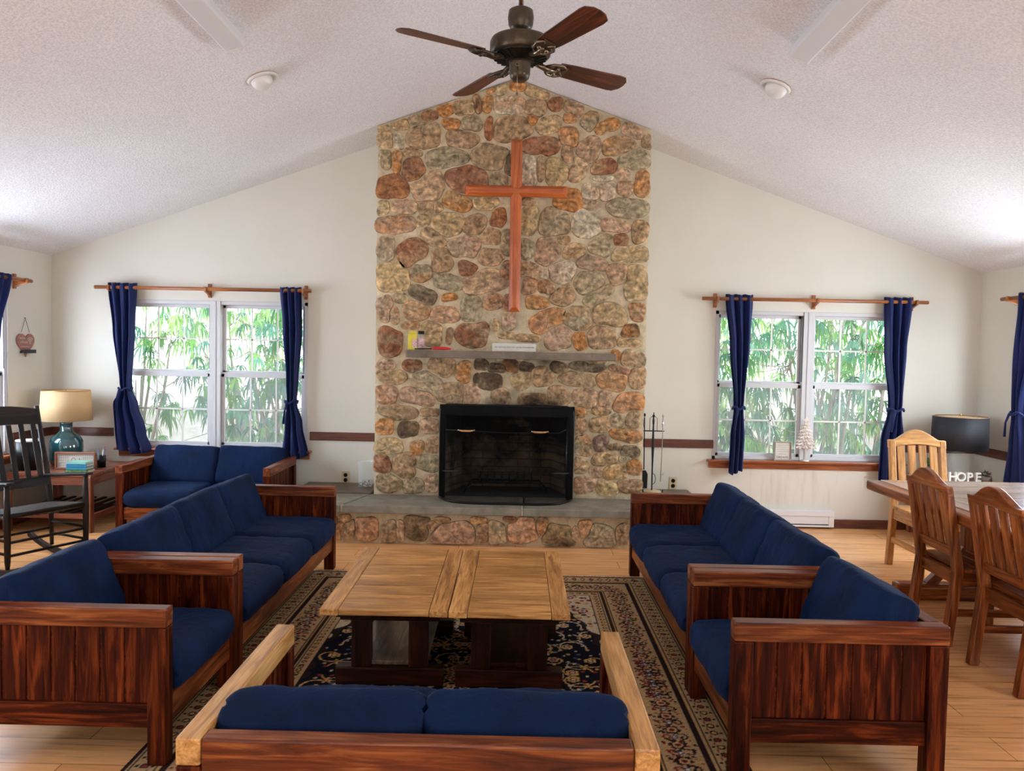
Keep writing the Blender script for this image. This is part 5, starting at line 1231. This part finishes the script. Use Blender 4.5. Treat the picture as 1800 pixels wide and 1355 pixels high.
for k, zz_ in enumerate((.145, .125, .105, .085)): m.tube([(-.05+.1*q/14, .0072, zz_+.003*math.sin(q*2.3+k)) for q in range(15)], .0009, 4)
m.build('small_script', M['ink'], sg); m = MB(); m.tube([(-.04+.08*q/12, .0072, .060+.005*math.sin(q*2.0)) for q in range(13)], .0016, 4); m.build('pink_script', M['pink'], sg)

# heart sign on the left wall (faces +x)
hs = thing('heart_sign', 'dusty pink heart sign with wireless symbol hanging on the left wall', 'sign', (0, 0, 0)); hs.matrix_world = Matrix.Translation((XL, 6.845, 1.60)) @ Matrix.Rotation(R(90), 4, 'Z')
pts = []
for k in range(48):
    tt = 2*math.pi*k/48; x = 16*math.sin(tt)**3; z = 13*math.cos(tt)-5*math.cos(2*tt)-2*math.cos(3*tt)-math.cos(4*tt)
    pts.append((x/16*.122, z/16*.115))
m = MB(); m.prism(pts[::-1], -.014, -.004); m.build('heart_board', M['heart'], hs, bevel=.001)
m = MB()
for r_ in (.018, .034, .050): m.tube([(.052+r_*math.sin(a), -.016, .000+r_*math.cos(a)) for a in [(-.8+1.6*q/8) for q in range(9)]], .0035, 5)
m.ball((.052, -.016, .0), .006, seg=10, rings=6); m.build('wireless_symbol', M['ink_pale'], hs)
m = MB()
for k, (zz_, x0_, x1_) in enumerate(((.045, -.09, -.01), (.010, -.085, .02), (-.030, -.07, .05))):
    n_ = 22; m.tube([(x0_+(x1_-x0_)*q/n_, -.0155, zz_+(.011 if k == 1 else .007)*math.sin(q*1.9+k)) for q in range(n_+1)], .0018, 4)
m.build('script_lettering', M['ink_pale'], hs)
m = MB(); m.box(-.07, .09, -.05, -.004, -.088, -.070); m.box(-.07, .09, -.05, -.046, -.070, -.055); m.build('ledge', M['black'], hs, bevel=.002)
m = MB(); m.tube([(-.055, -.009, .10), (0, -.009, .225), (.055, -.009, .10)], .0022, 5); m.tube([(0, -.012, .225), (0, 0, .228)], .004, 6); m.build('hanging_wire', M['ink'], hs)

# ------------------------------------------------------------------ outdoors: rhododendrons against a white sky
m = MB(); m.box(-14, 14, YB+.16, 26, -.55, -.45); g_ = m.build('ground', M['soil']); g_['kind'] = 'structure'
def shrub(label, cx, cy, rx, ry, zt, nwh, seed, size=.165, base=((.07, .22, .05), (.04, .17, .10), (.14, .30, .06), (.08, .24, .19), (.26, .40, .14), (.16, .32, .28))):
    rn = random.Random(seed); t = thing('rhododendron_bush', label, 'shrub', (cx, cy, -.45), 0, 'rhododendrons outside the back windows')
    fo = MB(); st = MB(); forks = []
    for k in range(9):
        a = rn.uniform(0, 6.28); bx_, by_ = rx*.75*rn.uniform(-1, 1), ry*.6*math.sin(a); h = zt*rn.uniform(.55, .95)
        p = [(bx_*.25, by_*.25, 0), (bx_*.45+rn.uniform(-.1, .1), by_*.5, h*.35), (bx_*.8, by_*.8, h*.7), (bx_, by_, h)]
        st.tube(p, [.028, .022, .014, .007], 6); forks += [Vector(p[2]), Vector(p[3]), Vector(p[1])]
    for k in range(nwh):
        c = Vector((rx*rn.uniform(-1, 1), ry*rn.uniform(-1, 1), .25+(zt-.25)*rn.random()**.75)); f = min(forks, key=lambda q: (q-c).length)
        if k % 2 == 0: st.tube([f, (f+c)/2+Vector((0, 0, -.03)), c], [.006, .005, .003], 4)
        ax = Vector((rn.uniform(-.5, .5), rn.uniform(-.9, .2), rn.uniform(.3, 1))).normalized(); u = ax.orthogonal().normalized(); v = ax.cross(u)
        nl = rn.randint(8, 12); tone = Vector(rn.choice(base))*rn.uniform(.75, 1.5)
        for q in range(nl):
            a = q*2*math.pi/nl+rn.uniform(-.2, .2); d = (u*math.cos(a)+v*math.sin(a)+ax*rn.uniform(-.1, .35)).normalized(); L_ = size*rn.uniform(.75, 1.15); wv = d.cross(ax).normalized()*L_*.10
            dr = rn.uniform(.6, 1.35)*L_; wv *= .8
            P = []; 
            for tt, ww in ((.06, .15), (.35, .9), (.65, 1.0), (1.0, .05)):
                pp = c+d*L_*tt*(1-.25*tt)+Vector((0, 0, -dr*tt*tt)); P.append((pp+wv*ww, pp+Vector((0, 0, -.006)), pp-wv*ww))
            vs = [tuple(z) for tr_ in P for z in tr_]; fs = []
            for r_ in range(3): o_ = r_*3; fs += [(o_, o_+1, o_+4, o_+3), (o_+1, o_+2, o_+5, o_+4)]
            cc = tone*rn.uniform(.8, 1.25); fo.add(vs, fs, smooth=True, col=tuple(cc))
    st.build('stems', M['bark'], t); fo.build('foliage', M['leaf'], t); return t
SHR = [('drooping-leaved rhododendron outside the left window, nearest the chimney', -2.55, 8.80, .75, .35, 2.75, 150),
       ('drooping-leaved rhododendron outside the left window, behind its centre post', -3.45, 9.75, .80, .35, 2.75, 140),
       ('drooping-leaved rhododendron outside the left window, at its far left', -4.50, 8.95, .70, .35, 2.7, 120),
       ('dense rhododendron outside the right window, at its left half', 2.40, 10.0, .85, .38, 2.95, 200),
       ('dense rhododendron outside the right window, behind its right half', 3.35, 8.80, .80, .38, 2.95, 215),
       ('dense rhododendron outside the right window, behind at its far right', 4.45, 10.0, .90, .38, 2.95, 190)]
for i, (lab, cx, cy, rx, ry, zt, nw) in enumerate(SHR): shrub(lab, cx, cy, rx, ry, zt, nw, 70+i)
# paler growth further off
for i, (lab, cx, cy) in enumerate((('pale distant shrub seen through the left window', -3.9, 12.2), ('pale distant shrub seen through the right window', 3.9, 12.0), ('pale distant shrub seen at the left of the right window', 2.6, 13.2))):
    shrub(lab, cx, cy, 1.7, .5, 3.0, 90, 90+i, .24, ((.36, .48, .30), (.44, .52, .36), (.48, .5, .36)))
